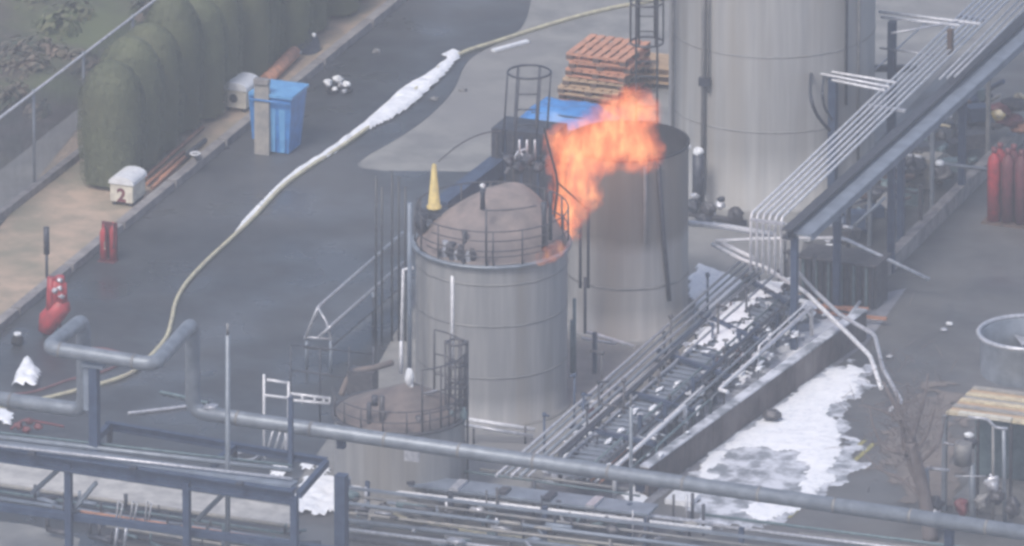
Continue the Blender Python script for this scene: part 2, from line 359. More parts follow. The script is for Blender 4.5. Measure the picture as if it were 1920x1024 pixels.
hose([(-20, 742), (60, 735), (130, 712), (190, 698), (240, 672), (200, 655), (140, 652)], .025, 'red_hose', 'thin dark red hose looped behind the pipe bend')
hose([(240, 775), (300, 768), (350, 762)], .035, 'zinc', 'short straight pale hose length beside the vertical pipe')
hose([(300, 735), (335, 742), (370, 752), (390, 755)], .03, 'teal', 'short turquoise hose length on the road near the pipe')
mb = MB(); mb.box(V(957, 88, 90)+Vector((0, 0, .02)), (.12, .9, .05), R(-28)); tag(mb.build('plank', 'white'), 'short white plank lying on the concrete beside the hose', 'plank')

# ------------------------------------------------------------------ chain-link fence
fa, fb = H(-260, 625), H(760, -260)
fdir = (H(285, 190)-H(0, 410)).normalized(); fa = H(0, 410)-fdir*6; fb = fa+fdir*34
fr = thing('chain_link_fence', 'grey chain link fence with a top rail behind the clipped columnar shrubs', 'fence', fa)
U = Vector((0, 0, 1)); FL = (fb-fa).length; FH = 2.0
wm = MB(); c = .07; n = int(FL/c)
for k in range(n):
    for s_ in (1, -1):
        a = fa+fdir*(k*c)+U*.06; 
        if s_ > 0: b = a+fdir*(FH*.8)+U*(FH-.08)
        else: b = a-fdir*(FH*.8)+U*(FH-.08)
        if (b-fa).dot(fdir) < 0 or (b-fa).dot(fdir) > FL: continue
        x = fdir.cross(U)*.002*s_; d = .003
        d = .010
        wm.add([a+x-fdir*d, a+x+fdir*d, b+x+fdir*d, b+x-fdir*d], [(0, 1, 2, 3)])
wm.build('wire_mesh', 'pipe_grey', fr)
MB().tube([fa+U*FH, fb+U*FH], .03, 8).build('top_rail', 'zinc', fr)
for k in range(0, 15):
    p = fa+fdir*(k*2.42+.4); MB().tube([p, p+U*(FH+.05)], .032, 8).build('post', 'pipe_grey', fr)
kb = MB(); kb.beam(fa+U*.1-fdir.cross(U)*-.06, fb+U*.1-fdir.cross(U)*-.06, .14, .2); kb.build('footing', 'kerb', fr)

# ------------------------------------------------------------------ columnar shrubs
def leaves(mb, n, fn, size, tilt=.65):
    for _ in range(n):
        p, nn = fn(); a = nn.orthogonal().normalized(); a.rotate(Matrix.Rotation(random.random()*6.28, 3, nn)); b = nn.cross(a)
        s_ = size*random.uniform(.6, 1.3); tl = nn*random.uniform(-tilt, tilt)*s_
        mb.add([p-a*s_*.5, p+b*s_*.4+tl*.3, p+a*s_+tl, p-b*s_*.4], [(0, 1, 2, 3)])
def column_shrub(seed, label):
    random.seed(seed); rt = thing('columnar_shrub', label, 'shrub', (0, 0, 0), 'clipped columnar shrubs in a row by the fence')
    def prof(t): return .64*min(1, (math.sqrt(max(0, 1-((t-.66)/.34)**2)) if t > .66 else 1))*(.93+.07*math.sin(t*3))
    def fn():
        t = random.random()**.8; ph = random.random()*6.283; r0 = prof(t)
        if random.random() < .16: t = 1-random.random()**2*.12; r0 = prof(t)
        lump = 1+.05*noise.noise(Vector((math.cos(ph)*1.7, math.sin(ph)*1.7, t*4+seed)))
        dpt = random.random()**2*.05
        r = r0*lump-dpt
        if t > .72: nn = Vector((math.cos(ph)*r0, math.sin(ph)*r0, (t-.70)*1.6)).normalized()
        else: nn = Vector((math.cos(ph), math.sin(ph), .15)).normalized()
        return Vector((r*math.cos(ph), r*math.sin(ph), .1+t*2.42)), nn
    mb = MB(); leaves(mb, 16000, fn, .029, .25)
    core = []
    for i in range(13): t = i/12; core.append((max(.01, prof(t)*.93-.05), .1+t*2.38))
    mb.lathe((0, 0, 0), core, 20)
    mb.build('foliage', 'leaf', rt)
    MB().tube([(0, 0, 0), (0, 0, 1.2)], [.06, .03], 8).build('trunk', 'bark', rt)
    return rt
protos = [column_shrub(1, 'x'), column_shrub(2, 'x')]
base0 = H(203, 352)+Vector((0, .08, .05)); names = ['nearest', 'second', 'third', 'fourth', 'fifth', 'sixth', 'seventh', 'eighth', 'ninth', 'tenth', 'eleventh', 'twelfth', 'thirteenth', 'fourteenth']
random.seed(5)
for k in range(14):
    o = protos[k] if k < 2 else copy_tree(protos[k % 2])
    o.location = base0+Vector((random.uniform(-.10, .10)-(.14 if k % 2 else 0), k*1.10+random.uniform(-.12, .12), 0))
    o.scale = (random.uniform(.95, 1.05),)*2+([1, 1.06, 1.03, 1.12, .98, 1.08, 1, 1.1, .95, 1.05, 1, .9, 1, 1][k]*.97,); o.rotation_euler.z = k*1.3
    o['label'] = 'round topped columnar shrub, %s of the row counted from the box marked 2' % names[k]
# scrub beyond the fence
random.seed(11); sc = MB()
for k in range(420):
    i = random.random(); j = random.uniform(.0, 1)**.9*11
    p = A0.lerp(B0, i)+Vector((-1, .1, 0))*j; R0 = random.uniform(.25, .7)
    z0 = .35*(1-math.exp(-j*.35))
    for _ in range(int(230*R0)):
        q = Vector((random.gauss(0, 1), random.gauss(0, 1), abs(random.gauss(0, 1)))).normalized()
        pp = p+q*R0*random.uniform(.5, 1.05); pp.z = z0+pp.z*1.0
        a = q.orthogonal().normalized(); b = q.cross(a); s_ = random.uniform(.04, .11)
        sc.add([pp-a*s_, pp+b*s_*.5, pp+a*s_, pp-b*s_*.5], [(0, 1, 2, 3)])
tag(sc.build('undergrowth', 'scrub'), 'tangled brown and green undergrowth on the bank behind the fence', None, None, 'stuff')

# ------------------------------------------------------------------ hose boxes on the verge
def hose_box(px, py, label, mark):
    b = H(px, py, .05); rt = thing('hose_box', label, 'hose box', b, 'cream hose boxes on the verge')
    w_, l_, h_ = .46, .62, .36
    mb = MB(); mb.box(b+Vector((w_/2, l_/2, h_/2+.08)), (w_, l_, h_)); mb.build('body', 'cream', rt)
    pr = MB(); n = 10; vs = []
    for yy in (-.03, l_+.03):
        for i in range(n+1): a = math.pi*i/n; vs.append(b+Vector((w_/2+math.cos(a)*(w_/2+.03), yy, .44+.16*math.sin(a)**.8)))
    pr.add(vs, [(i, i+1, n+2+i, n+1+i) for i in range(n)] + [tuple(range(n+1)), tuple(range(n+1, 2*n+2))[::-1]], False); pr.build('lid', 'white', rt)
    for dx in (.06, w_-.06):
        MB().box(b+Vector((dx, l_/2, .04)), (.06, l_*.9, .079)).build('skid', 'dark_steel', rt)
    if mark == '2':
        cu = bpy.data.curves.new('number', 'FONT'); cu.body = '2'; cu.size = .36; cu.align_x = 'CENTER'; cu.extrude = .004; cu.offset = .012
        tmp = bpy.data.objects.new('tmp', cu); COL.objects.link(tmp); bpy.context.view_layer.update(); me_ = bpy.data.meshes.new_from_object(tmp.evaluated_get(bpy.context.evaluated_depsgraph_get())); bpy.data.objects.remove(tmp); me_.materials.clear(); me_.materials.append(M['ink']); t_ = bpy.data.objects.new('number', me_); COL.objects.link(t_); t_.parent = rt; t_.location = (w_/2, -.008, .10); t_.rotation_euler = (R(90), 0, 0)
    else:
        mb = MB(); mb.tube([b+Vector((.2, -.012, .27)), b+Vector((.2, .004, .27))], .085, 16); mb.build('round_mark', 'dark_steel', rt)
    return rt
hose_box(207, 384, 'cream hose box marked 2 with a rounded white lid, beside the nearest shrub', '2')
hose_box(420, 207, 'cream hose box with a dark round mark, behind the blue plastic bin', 'o')
# rust pipes beside the nearer box
rt = thing('pipe_bundle', 'bundle of thin rust coloured pipes lying on the verge behind the box marked 2', 'pipes', H(300, 330, .05))
for dx, a, b in ((0, (275, 345), (345, 285)), (1, (285, 352), (352, 292)), (2, (270, 335), (380, 238)), (3, (300, 335), (385, 262))):
    MB().tube([H(*a, .12), H(*b, .12)], .035, 8).build('pipe', 'rust', rt)
rt = thing('valve_cluster', 'dark valve cluster with a white handwheel at the end of the rust pipes', 'valve', H(370, 285, .05))
MB().tube([H(368, 288, .05), H(368, 288, .42)], .07, 10).build('body', 'dark_steel', rt)
MB().tube([H(350, 290, .25), H(385, 262, .25)], .045, 8).build('branch', 'dark_steel', rt)
MB().ring(H(366, 288, .47), .09, .018, 16).build('handwheel', 'white', rt)
# terracotta duct and grey drum lid
rt = thing('clay_duct', 'thick terracotta coloured duct lying on the verge behind the blue bin', 'duct', H(500, 150, .05))
MB().tube([H(497, 152, .2), H(552, 98, .2)], .13, 14).build('duct', 'wood_pink', rt)
MB().ring(H(552, 98, .2), .13, .02, 16).build('rim', 'zinc', rt)
rt = thing('steel_drum', 'dark grey drum lying tilted on the verge at the end of the clay duct', 'drum', H(572, 108, .05))
c0 = V(570, 84, 100); ax = Vector((.55, -.35, .55)).normalized()
MB().tube([c0-ax*.22, c0+ax*.1], .27, 22).build('shell', 'blue_grey', rt)
MB().tube([c0+ax*.1, c0+ax*.13], .285, 22).build('lid', 'dark_steel', rt)
MB().blob(c0+ax*.16+rv*.13+U*.13, (.09, .09, .09)).build('bung', 'white', rt)

# ------------------------------------------------------------------ blue plastic bin with grey board
b = H(516, 284); rt = thing('plastic_bin', 'bright blue ribbed plastic bin standing on the road at the kerb', 'bin', b)
mb = MB(); L = .62; W_ = .95
def tapered(mb, c, w0, l0, w1, l1, z0, z1):
    vs = [Vector(c)+Vector((x*w/2, y*l/2, z)) for (w, l, z) in ((w0, l0, z0), (w1, l1, z1)) for x, y in ((-1, -1), (1, -1), (1, 1), (-1, 1))]
    mb.add(vs, [(3, 2, 1, 0), (4, 5, 6, 7), (0, 1, 5, 4), (1, 2, 6, 5), (2, 3, 7, 6), (3, 0, 4, 7)])
tapered(mb, b+Vector((0, .2, 0)), .64, .6, .84, .8, .02, 1.16); mb.build('body', 'blue', rt)
for x, m_ in ((-.2, 'blue_pale'), (.02, 'blue_pale'), (.24, 'blue_pale')):
    mb = MB(); tapered(mb, b+Vector((x*.9, -.13, 0)), .10, .08, .13, .10, .05, 1.0); mb.build('rib', m_, rt)
mb = MB(); tapered(mb, b+Vector((.0, .2, 0)), .90, .88, .90, .88, 1.162, 1.22); mb.build('lid', 'blue_pale', rt)
MB().tube([b+Vector((-.42, -.28, 1.1)), b+Vector((.42, -.28, 1.1))], .02, 8).build('handle', 'blue', rt)
b2 = H(480, 272); mb = MB(); tapered(mb, b2+Vector((0, .25, 0)), .2, .4, .3, .5, .1, 1.0); mb.build('side_pocket', 'blue', rt)
b3 = H(492, 290); rt = thing('grey_board', 'tall narrow grey board leaning upright against the blue bin', 'board', b3)
MB().beam(b3, b3+Vector((-.02, .05, 1.42)), .07, .30).build('panel', 'board', rt)
MB().box(b3+Vector((-.02, .04, 1.47)), (.3, .14, .1)).build('cap', 'kerb', rt)

# white tangle on the road
b = H(635, 165); rt = thing('hose_coupling_pile', 'small pile of white couplings and black rings on the dark road', 'couplings', b)
for k, (x, y, s_) in enumerate(((616, 156, .13), (634, 150, .14), (650, 160, .12), (628, 168, .08), (645, 172, .08), (640, 160, .09))):
    MB().blob(V(x, y, y+8)+U*.01, (s_*1.3, s_*1.2, s_*1.1), k, .35).build('coupling', 'white' if k < 4 else 'zinc', rt)
for k, (x, y, s_) in enumerate(((640, 162, .12), (622, 170, .1), (650, 168, .1))):
    MB().ring(H(x, y, .06), s_, .028, 16).build('ring', 'soot', rt)
for k, (x, y) in enumerate(((707, 96), (868, 168), (815, 185))):
    mb = MB(); mb.blob(H(x, y, .03), (.16, .14, .08), k+5, .4); tag(mb.build('debris_piece', 'seam'), ['small grey debris piece on the road between the drum and the foam', 'small debris piece on the concrete right of the foam', 'tiny debris piece on the concrete near the wide foam'][k], 'debris')

# ------------------------------------------------------------------ red equipment on the left
b = H(203, 490); rt = thing('extinguisher_stand', 'red stand with two slim extinguishers standing at the kerb below the box marked 2', 'extinguisher', b)
for dx, hh_ in ((-.08, .0), (.09, .05)):
    MB().lathe(b+Vector((dx, dx*.3, .03)), [(.001, 0), (.07, .01), (.075, .52+hh_), (.05, .60+hh_), (.02, .64+hh_), (.02, .70+hh_), (.001, .71+hh_)], 14).build('bottle', 'red', rt)
    MB().tube(smooth_path([b+Vector((dx, -.02, .72+hh_)), b+Vector((dx+.07, -.08, .66+hh_)), b+Vector((dx+.06, -.09, .3))]), .013, 6).build('discharge_hose', 'soot', rt)
MB().box(b+Vector((0, .08, .4)), (.32, .02, .72)).build('back_plate', 'red_dull', rt)
MB().box(b+Vector((0, 0, .015)), (.34, .24, .03)).build('base', 'red_dull', rt)
MB().box(b+Vector((-.06, -.078, .34)), (.07, .012, .16)).build('label_plate', 'cream', rt)
b = H(100, 628); rt = thing('foam_monitor', 'large red foam monitor with white fittings and a tilted red tank', 'foam monitor', b)
c0 = b+U*.25
MB().tube([V(85, 622, 630), V(92, 600, 630), V(118, 570, 630), V(124, 562, 630)], [.14, .21, .19, .08], 14).build('tank', 'red', rt)
for k, (x0, y0, x1, y1, r_) in enumerate(((93, 590, 96, 520, .075), (115, 575, 112, 518, .09), (104, 580, 104, 526, .07), (122, 565, 120, 530, .05))):
    MB().tube([V(x0, y0, 632), V(x1, y1, 632)], r_, 10).build('pipe', 'red', rt)
for k, (x, y) in enumerate(((113, 540), (115, 556), (103, 545), (112, 525))): MB().blob(V(x, y, 634), (.11, .11, .10), k, .3).build('fitting', 'zinc', rt)
MB().tube([V(92, 522, 630), V(122, 522, 630)], .05, 8).build('crossbar', 'red_dull', rt)
for dx in (-.18, .2): MB().tube([b+Vector((dx, 0, 0)), b+Vector((dx*.3, 0, .5))], .03, 8).build('leg', 'red_dull', rt)
b = H(88, 535); rt = thing('dark_post', 'dark slim post with a thicker head behind the red foam monitor', 'post', b)
MB().tube([b, b+U*.62], .03, 8).build('stem', 'dark_steel', rt); MB().tube([b+U*.62, b+U*1.15], .055, 10).build('head', 'dark_steel', rt)
b = H(33, 648); rt = thing('black_float', 'small black round canister with a white cap on the road at the left', 'canister', b)
MB().blob(b+U*.1, (.24, .24, .22), 3, .1).build('body', 'soot', rt); MB().tube([b+U*.2, b+U*.25], .07, 12).build('cap', 'white', rt)
rt = thing('red_valve_set', 'red valves and tubing on the ground beneath the pipe at the left edge', 'valves', H(50, 815))
for k, (x, y) in enumerate(((35, 798), (55, 790), (50, 806), (72, 800))): MB().blob(V(x, y, 815), (.16, .12, .12), k, .35).build('valve', 'red_dull', rt)
MB().tube(smooth_path([V(20, 805, 815), V(45, 788, 815), V(80, 792, 815), V(120, 800, 815)]), .025, 8).build('tube', 'red_dull', rt)

# ------------------------------------------------------------------ tanks
def tank(px, gy, rad, top, label, m, name='storage_tank', seams=5, roof=None, closed=False):
    c = H(px, gy); rt = thing(name, label, 'tank', c)
    h = top
    MB().lathe(c, [(rad+.06, 0), (rad+.06, .08), (rad, .081)] + [(rad, .081+(h-.081)*i/6) for i in range(1, 7)], 72).build('shell', m, rt)
    return rt, c, h
# middle tank
HM = hgt(922, 454, 754)
mt, mc, hm = tank(922, 754, 1.385, HM, 'grey steel tank with a domed pinkish roof and handrail, flames at its right rim', 'tank', 'domed_tank')
dm = MB(); vs = []; NR, NT = 16, 72
sh = rv*.52+fh*.50
for i in range(NR+1):
    q = 1-i/NR
    for j in range(NT):
        a = 2*math.pi*j/NT; z = .95*(1-q**1.85)
        p = mc+Vector((math.cos(a), math.sin(a), 0))*q*1.37+sh*(1-q)*(.9)+U*(hm+.03+z+.03*noise.noise(Vector((math.cos(a)*q*2, math.sin(a)*q*2, 1))))
        vs.append(p)
dm.add(vs, [(i*NT+j, i*NT+(j+1) % NT, (i+1)*NT+(j+1) % NT, (i+1)*NT+j) for i in range(NR) for j in range(NT)], True); dm.build('roof', 'roof', mt)
MB().lathe(mc, [(1.385, hm-.02), (1.47, hm-.02), (1.47, hm+.03), (1.385, hm+.03)], 72).build('rim', 'pipe_grey', mt)
for zz in (.95, 1.95, 2.75):
    MB().lathe(mc, [(1.388, zz-.02), (1.395, zz-.015), (1.395, zz+.015), (1.388, zz+.02)], 72).build('weld_seam', 'seam', mt)
def railing(c, rad, z, hh, root, a0, a1, posts, m='rail', rails=(1, .62, .34), r=.018):
    rl = MB(); 
    for q in rails: rl.ring(c+U*(z+hh*q), rad, r, 60, a0, a1)
    o = rl.build('handrail', m, root)
    for k in range(posts):
        a = a0+(a1-a0)*k/(posts-1 if a1-a0 < 6.2 else posts); p = c+Vector((math.cos(a), math.sin(a), 0))*rad
        MB().tube([p+U*z, p+U*(z+hh)], r*1.25, 6).build('rail_post', m, root)
railing(mc, 1.40, hm, 1.1*.62, mt, 0, 2*math.pi, 16, rails=(1, .45), r=.013)
a = math.atan2(-fh.y, -fh.x)
fr_ = MB(); fr_.ring(mc+U*(hm+1.1), 1.40, .014, 24, a-.12, a+.62).ring(mc+U*(hm+.5), 1.40, .012, 24, a-.9, a+.9).ring(mc+U*(hm+.2), 1.40, .012, 24, a-1.0, a+1.0); fr_.build('handrail', 'rail', mt)
p = mc+Vector((math.cos(a-.07), math.sin(a-.07), 0))*1.4; MB().tube([p+U*hm, p+U*(hm+1.12)], .024, 8).build('rail_post', 'rail', mt)
for k in range(9):
    p = mc+Vector((math.cos(a-.75+k*.06), math.sin(a-.75+k*.06), 0))*1.3+U*(hm+.08+.06*(k % 3)); MB().blob(p, (.13, .12, .26), k, .4, 7).build('vent_fitting', ['dark_steel', 'zinc', 'rail'][k % 3], mt)
for k in range(3):
    p = mc+Vector((math.cos(a-1.75+k*.09), math.sin(a-1.75+k*.09), 0))*1.3+U*(hm+.25+.1*(k % 3)); MB().blob(p, (.2, .2, .4), k+4, .4, 7).build('vent_fitting', ['dark_steel', 'rail'][k % 2], mt)
# roof fittings on middle tank
for k, (x, y0, y1, r_, m_) in enumerate(((871, 470, 432, .05, 'dark_steel'), (835, 480, 452, .05, 'zinc'), (848, 482, 455, .06, 'dark_steel'), (862, 484, 458, .04, 'zinc'), (960, 480, 452, .045, 'dark_steel'), (966, 470, 455, .05, 'zinc'), (905, 392, 355, .05, 'dark_steel'), (1020, 470, 380, .05, 'dark_steel'), (1032, 450, 360, .04, 'dark_steel'))):
    p = V(x, y0, 785); q = V(x, y1, 785); MB().tube([p, p.lerp(q, .7), q], [r_, r_*.8, r_*1.2], 10).build('vent_pipe', m_, mt)
for x, y in ((905, 349), (911, 363)): MB().blob(V(x, y, 720), (.10, .10, .10), 1, .2).build('vent_cap', 'white', mt)
p0 = V(848, 520, 796)
MB().tube([V(848, 690, 796), p0, p0+fh*.2+U*.05], .035, 10).build('downpipe', 'cladding', mt)
p0 = V(757, 505, 775)
MB().tube([V(752, 700, 775), p0, p0+rv*.18+U*.03], .035, 10).build('downpipe', 'cladding', mt)
MB().tube([V(768, 690, 790), V(768, 380, 790)], .045, 8).build('downpipe', 'blue_grey', mt)
MB().tube([V(975, 800, 797), V(975, 505, 797)], .012, 6).build('cable', 'seam', mt)
p = V(816, 400, 735); MB().box(p, (.5, .4, .1)).build('bracket', 'dark_steel', mt); MB().tube([p-U*.5, p], .06, 8).build('bracket_stem', 'dark_steel', mt)
b = V(814, 380, 735); rt = thing('yellow_cone', 'tall narrow yellow cone on the left shoulder of the domed tank', 'cone', b-U*.10)
MB().lathe(b-U*.10, [(.14, 0), (.14, .04), (.115, .045), (.04, .84), (.001, .86)], 24).build('body', 'yellow', rt)
b = V(802, 400, 735)
MB().tube([V(783, 412, 735), V(783, 372, 735)], .035, 8).build('bracket_arm', 'dark_steel', mt)
MB().blob(V(812, 393, 728), (.2, .2, .1), 2).build('lamp', 'zinc', mt)

# right tank: open sooty rim
HR = hgt(1178, 265, 605)
rt2, rc, hr = tank(1176, 605, 1.13, HR, 'tall pale grey tank with an open blackened rim behind the flames', 'tank_sooty', 'open_tank')
MB().lathe(rc, [(1.12, hr), (1.12, hr-.9), (.001, hr-.9)], 64).build('inner_wall', 'soot', rt2)
MB().lathe(rc, [(1.13, hr-.03), (1.155, hr-.02), (1.155, hr+.02), (1.12, hr+.02), (1.12, hr)], 64).build('rim', 'soot', rt2)
MB().lathe(rc, [(1.134, 1.02), (1.142, 1.03), (1.142, 1.06), (1.134, 1.07)], 64).build('weld_seam', 'seam', rt2)
def on_tank(c, rad, px):
    """point of the shell facing the camera at that image column"""
    d = (H(px, 600)-c).dot(rv); d = max(-rad*.999, min(rad*.999, d)); return c+rv*d-fh*math.sqrt(rad*rad-d*d)
for x0, x1, r_, m_ in ((1208, 1208, .04, 'seam'), (1232, 1254, .045, 'dark_steel')):
    a_ = on_tank(rc, 1.17, x0); b_ = on_tank(rc, 1.17, x1)
    MB().tube([a_+U*(hr-.1), a_.lerp(b_, .5)-fh*.04+U*(hr*.55), b_+U*.75 if x1 > x0 else b_+U*2.0], r_, 8).build('downpipe', m_, rt2)
for x, y0, y1 in ((1088, 410, 540), (1103, 390, 540), (1097, 520, 625)):
    MB().tube([V(x, y1, 655), V(x, y0, 655)], .03, 8).build('riser', 'dark_steel', rt2)
# big tank
bt, bcn, hb = tank(1446, 336, 1.96, 7.2, 'very large pale grey tank standing at the top, cut off by the picture edge', 'tank_pale', 'large_tank')
MB().lathe(bcn, [(1.96, 7.2), (.001, 7.6)], 48).build('roof', 'tank_pale', bt)
for zz in (1.6, 3.1, 4.7): MB().lathe(bcn, [(1.963, zz-.02), (1.97, zz-.01), (1.97, zz+.01), (1.963, zz+.02)], 72).build('weld_seam', 'tank', bt)
for x, r_, m_, z0, z1 in ((1325, .045, 'seam', .3, 7), (1335, .02, 'seam', 2.3, 7), (1268, .03, 'seam', .3, 7), (1598, .03, 'dark_steel', 2, 7), (1622, .03, 'seam', .5, 7)):
    p = on_tank(bcn, 2.03, x); MB().tube([p+U*z0, p+U*z1], r_, 8).build('downpipe', m_, bt)
p = on_tank(bcn, 2.05, 1328); MB().box(p+U*2.5, (.22, .12, .16)).build('bracket', 'dark_steel', bt)
p = V(1310, 285, 400); MB().blob(p, (.2, .2, .18), 2, .2).build('relief_valve', 'white', bt); MB().tube([p-U*.05, p-U*1.1], .12, 10).build('valve_riser', 'dark_steel', bt)
p = V(1290, 275, 400); MB().blob(p, (.12, .12, .12), 2, .12).build('valve_cap', 'white', bt)

# large-tank ladder cage
def cage(name, label, base, h, z0, rad, m, nv=5, hoops=3, lad=True, lean=Vector((0, 0, 0))):
    rt = thing(name, label, 'ladder', base)
    for s_ in (-1, 1): MB().tube([base+rv*.2*s_+fh*rad*.6, base+rv*.2*s_+fh*rad*.6+U*h+lean], .022, 6).build('stile', m, rt)
    n = int(h/.3)
    for k in range(n):
        q = lean*((k+.5)/n); MB().tube([base+rv*-.2+fh*rad*.6+U*(k+.5)*.3+q, base+rv*.2+fh*rad*.6+U*(k+.5)*.3+q], .014, 6).build('rung', m, rt)
    for k in range(hoops):
        z = z0+(h-z0)*k/(hoops-1); MB().ring(base+U*z+lean*(z/h), rad, .022, 24).build('hoop', m, rt)
    for k in range(nv):
        a = math.pi*2*k/nv+.4; p = base+Vector((math.cos(a), math.sin(a), 0))*rad
        MB().tube([p+U*z0+lean*(z0/h), p+U*h+lean], .018, 6).build('cage_bar', m, rt)
    return rt
cage('ladder_cage', 'pale caged ladder on the left side of the very large tank', H(1212, 388), 6.5, 3.3, .31, 'rail', 6, 5)
cage('ladder_cage', 'dark caged ladder standing between the domed tank and the blue tarpaulin', V(962, 600, 600), hgt(985, 135, 600), 3.3, .40, 'dark_steel', 6, 2, lean=rv*.30)
# dark vessel behind domed tank
b = H(985, 590); dv = thing('dark_vessel', 'dark blue grey box shaped vessel behind the domed tank roof', 'vessel', b)
zt = hgt(985, 235, 590)
mb = MB(); mb.box(b+U*(zt/2)+Vector((.08, 0, 0)), (1.22, .75, zt)); mb.build('casing', 'dark_steel', dv)
for k in range(6): mb = MB(); mb.box(b+Vector((-.42+k*.165, -.39, zt-.75)), (.04, .028, 1.3)); mb.build('rib', 'blue_steel' if k % 2 else 'rail', dv)
MB().tube([V(948, 325, 640), V(972, 285, 640), V(990, 278, 640)], .03, 8).build('brace', 'zinc', dv)
MB().tube([V(972, 285, 640), V(1005, 310, 640)], .03, 8).build('brace', 'zinc', dv)
for x in (974, 988, 1003): MB().tube([V(x, 300, 645), V(x, 262, 645)], .022, 6).build('spindle', 'zinc', dv)
for k in range(5): MB().blob(V(955+k*18, 300+(k % 2)*14, 650), (.2, .2, .2), k, .4).build('fitting', 'dark_steel', dv)
zb = 3.0; bb_ = MB(); bb_.beam(H(825, 392, zb), H(945, 300, zb), .3, .3); o = bb_.build('beam', 'blue_steel', dv)
for x, y in ((835, 392), (930, 315)): p = H(x, y, zb); MB().tube([Vector((p.x, p.y, 0)), p], .06, 8).build('prop', 'blue_steel', dv)
# thin arched cable to the cone
mb = MB(); mb.tube(smooth_path([V(822, 303, 735), V(860, 272, 720), (V(900, 252, 700)), V(940, 245, 680)]), .012, 6); tag(mb.build('cable', 'rail'), 'thin dark cable arching from the yellow cone to the dark vessel', 'cable')
# cable through the flame
mb = MB(); mb.tube(smooth_path([V(1020, 240, 720), V(1030, 280, 720), V(1045, 342, 720), V(1040, 400, 720), V(1036, 450, 720)]), .022, 6).tube([V(1045, 342, 720), V(1072, 366, 700), V(1098, 390, 670)], .015, 6)
tag(mb.build('burnt_cable', 'soot'), 'burnt black cable hanging in front of the flames', 'cable')

# small tank bottom-left
HS = hgt(750, 772, 925)
st, stc, hs = tank(750, 925, 1.18, HS, 'low grey tank with a pinkish cone roof behind the large pipe', 'tank', 'low_tank')
cn = MB(); vs = []
for i in range(13):
    q = 1-i/12
    for j in range(60):
        a = 2*math.pi*j/60; vs.append(stc+Vector((math.cos(a), math.sin(a), 0))*q*1.16+(rv*.22+fh*.1)*(1-q)+U*(hs+.02+.52*(1-q)**.95))
cn.add(vs, [(i*60+j, i*60+(j+1) % 60, (i+1)*60+(j+1) % 60, (i+1)*60+j) for i in range(12) for j in range(60)], True); cn.build('roof', 'roof_dark', st)
MB().lathe(stc, [(1.18, hs-.03), (1.24, hs-.03), (1.24, hs+.02), (1.18, hs+.02)], 60).build('rim', 'rail', st)
am = math.atan2(-fh.y, -fh.x)
railing(stc, 1.2, hs, .42, st, am-1.7, am+1.2, 9, rails=(1, .5), r=.013)
railing(stc, 1.2, hs, 1.2, st, am+.35, am+2.6, 8, rails=(1, .62, .3), r=.015)
for k, (x, y0, y1, r_, m_) in enumerate(((692, 810, 755, .045, 'dark_steel'), (716, 800, 742, .05, 'rail'), (786, 805, 780, .07, 'rail'), (703, 760, 742, .06, 'dark_steel'), (752, 700, 640, .03, 'cladding'))):
    MB().tube([V(x, y0, 955), V(x, y1, 955)], r_, 10).build('vent_pipe', m_, st)
MB().blob(V(768, 708, 925), (.16, .16, .34), 2, .15).build('sprinkler_head', 'white', st); MB().blob(V(771, 724, 925), (.09, .09, .12), 2, .15).build('sprinkler_stem', 'white', st)
for a_, b_ in (((775, 745), (820, 733)), ((778, 752), (805, 758)), ((812, 762), (830, 764)), ((840, 760), (862, 768))): MB().tube([V(*a_, 930), V(*b_, 930)], .03, 8).build('branch_pipe', 'zinc', st)
for k in range(4): MB().blob(V(838+k*10, 790-k*4, 940), (.14, .14, .3), k, .4).build('valve', 'teal' if k % 2 else 'seam', st)
cage('ladder_cage', 'brown grey caged ladder at the right side of the low tank', H(856, 935), hgt(856, 642, 935), 1.75, .17, 'rail', 5, 4)
mb = MB(); mb.box(V(772, 855, 990), (.28, .04, .2)); tag(mb.build('rag', 'zinc'), 'pale crumpled rag on the low tank wall below the big pipe', 'rag')

# ------------------------------------------------------------------ stair handrails left of domed tank
st_ = thing('access_gangway', 'pale handrails of a narrow gangway rising towards the domed tank', 'gangway', H(600, 690))
def vt(pix, gys, r, name, m, root, n=8, bend=0):
    pts = [V(x, y, g_) for (x, y), g_ in zip(pix, gys)]
    if bend: pts = bend_path(pts, bend)
    return MB().tube(pts, r, n).build(name, m, root)
vt([(572, 636), (596, 576), (756, 436)], (690, 690, 560), .032, 'handrail', 'zinc', st_, bend=.12)
vt([(598, 632), (620, 612), (756, 492)], (700, 700, 570), .032, 'handrail', 'zinc', st_, bend=.05)
vt([(596, 576), (612, 604), (622, 640)], (690, 695, 700), .022, 'end_frame', 'zinc', st_)
vt([(570, 632), (620, 636)], (690, 690), .024, 'end_frame', 'zinc', st_)
tr = MB()
tr.beam(V(592, 655, 700), V(756, 515, 570), .45, .03)
tr.build('walkway_plank', 'wet_asphalt', st_)
for x, y, g_ in ((575, 640, 690), (620, 640, 700), (700, 540, 610), (750, 500, 575)): MB().tube([H(x, g_), V(x, y, g_)], .03, 6).build('support', 'blue_grey', st_)
# dark thin pipes behind
dp = thing('dark_standpipes', 'group of slim dark standpipes left of the domed tank', 'pipes', H(730, 640))
for x, y0, y1 in ((705, 330, 540), (716, 350, 520), (735, 320, 560), (748, 330, 520), (760, 350, 560)): MB().tube([V(x, 640, 640), V(x, y0, 640)], .022, 6).build('standpipe', 'wet_asphalt', dp)
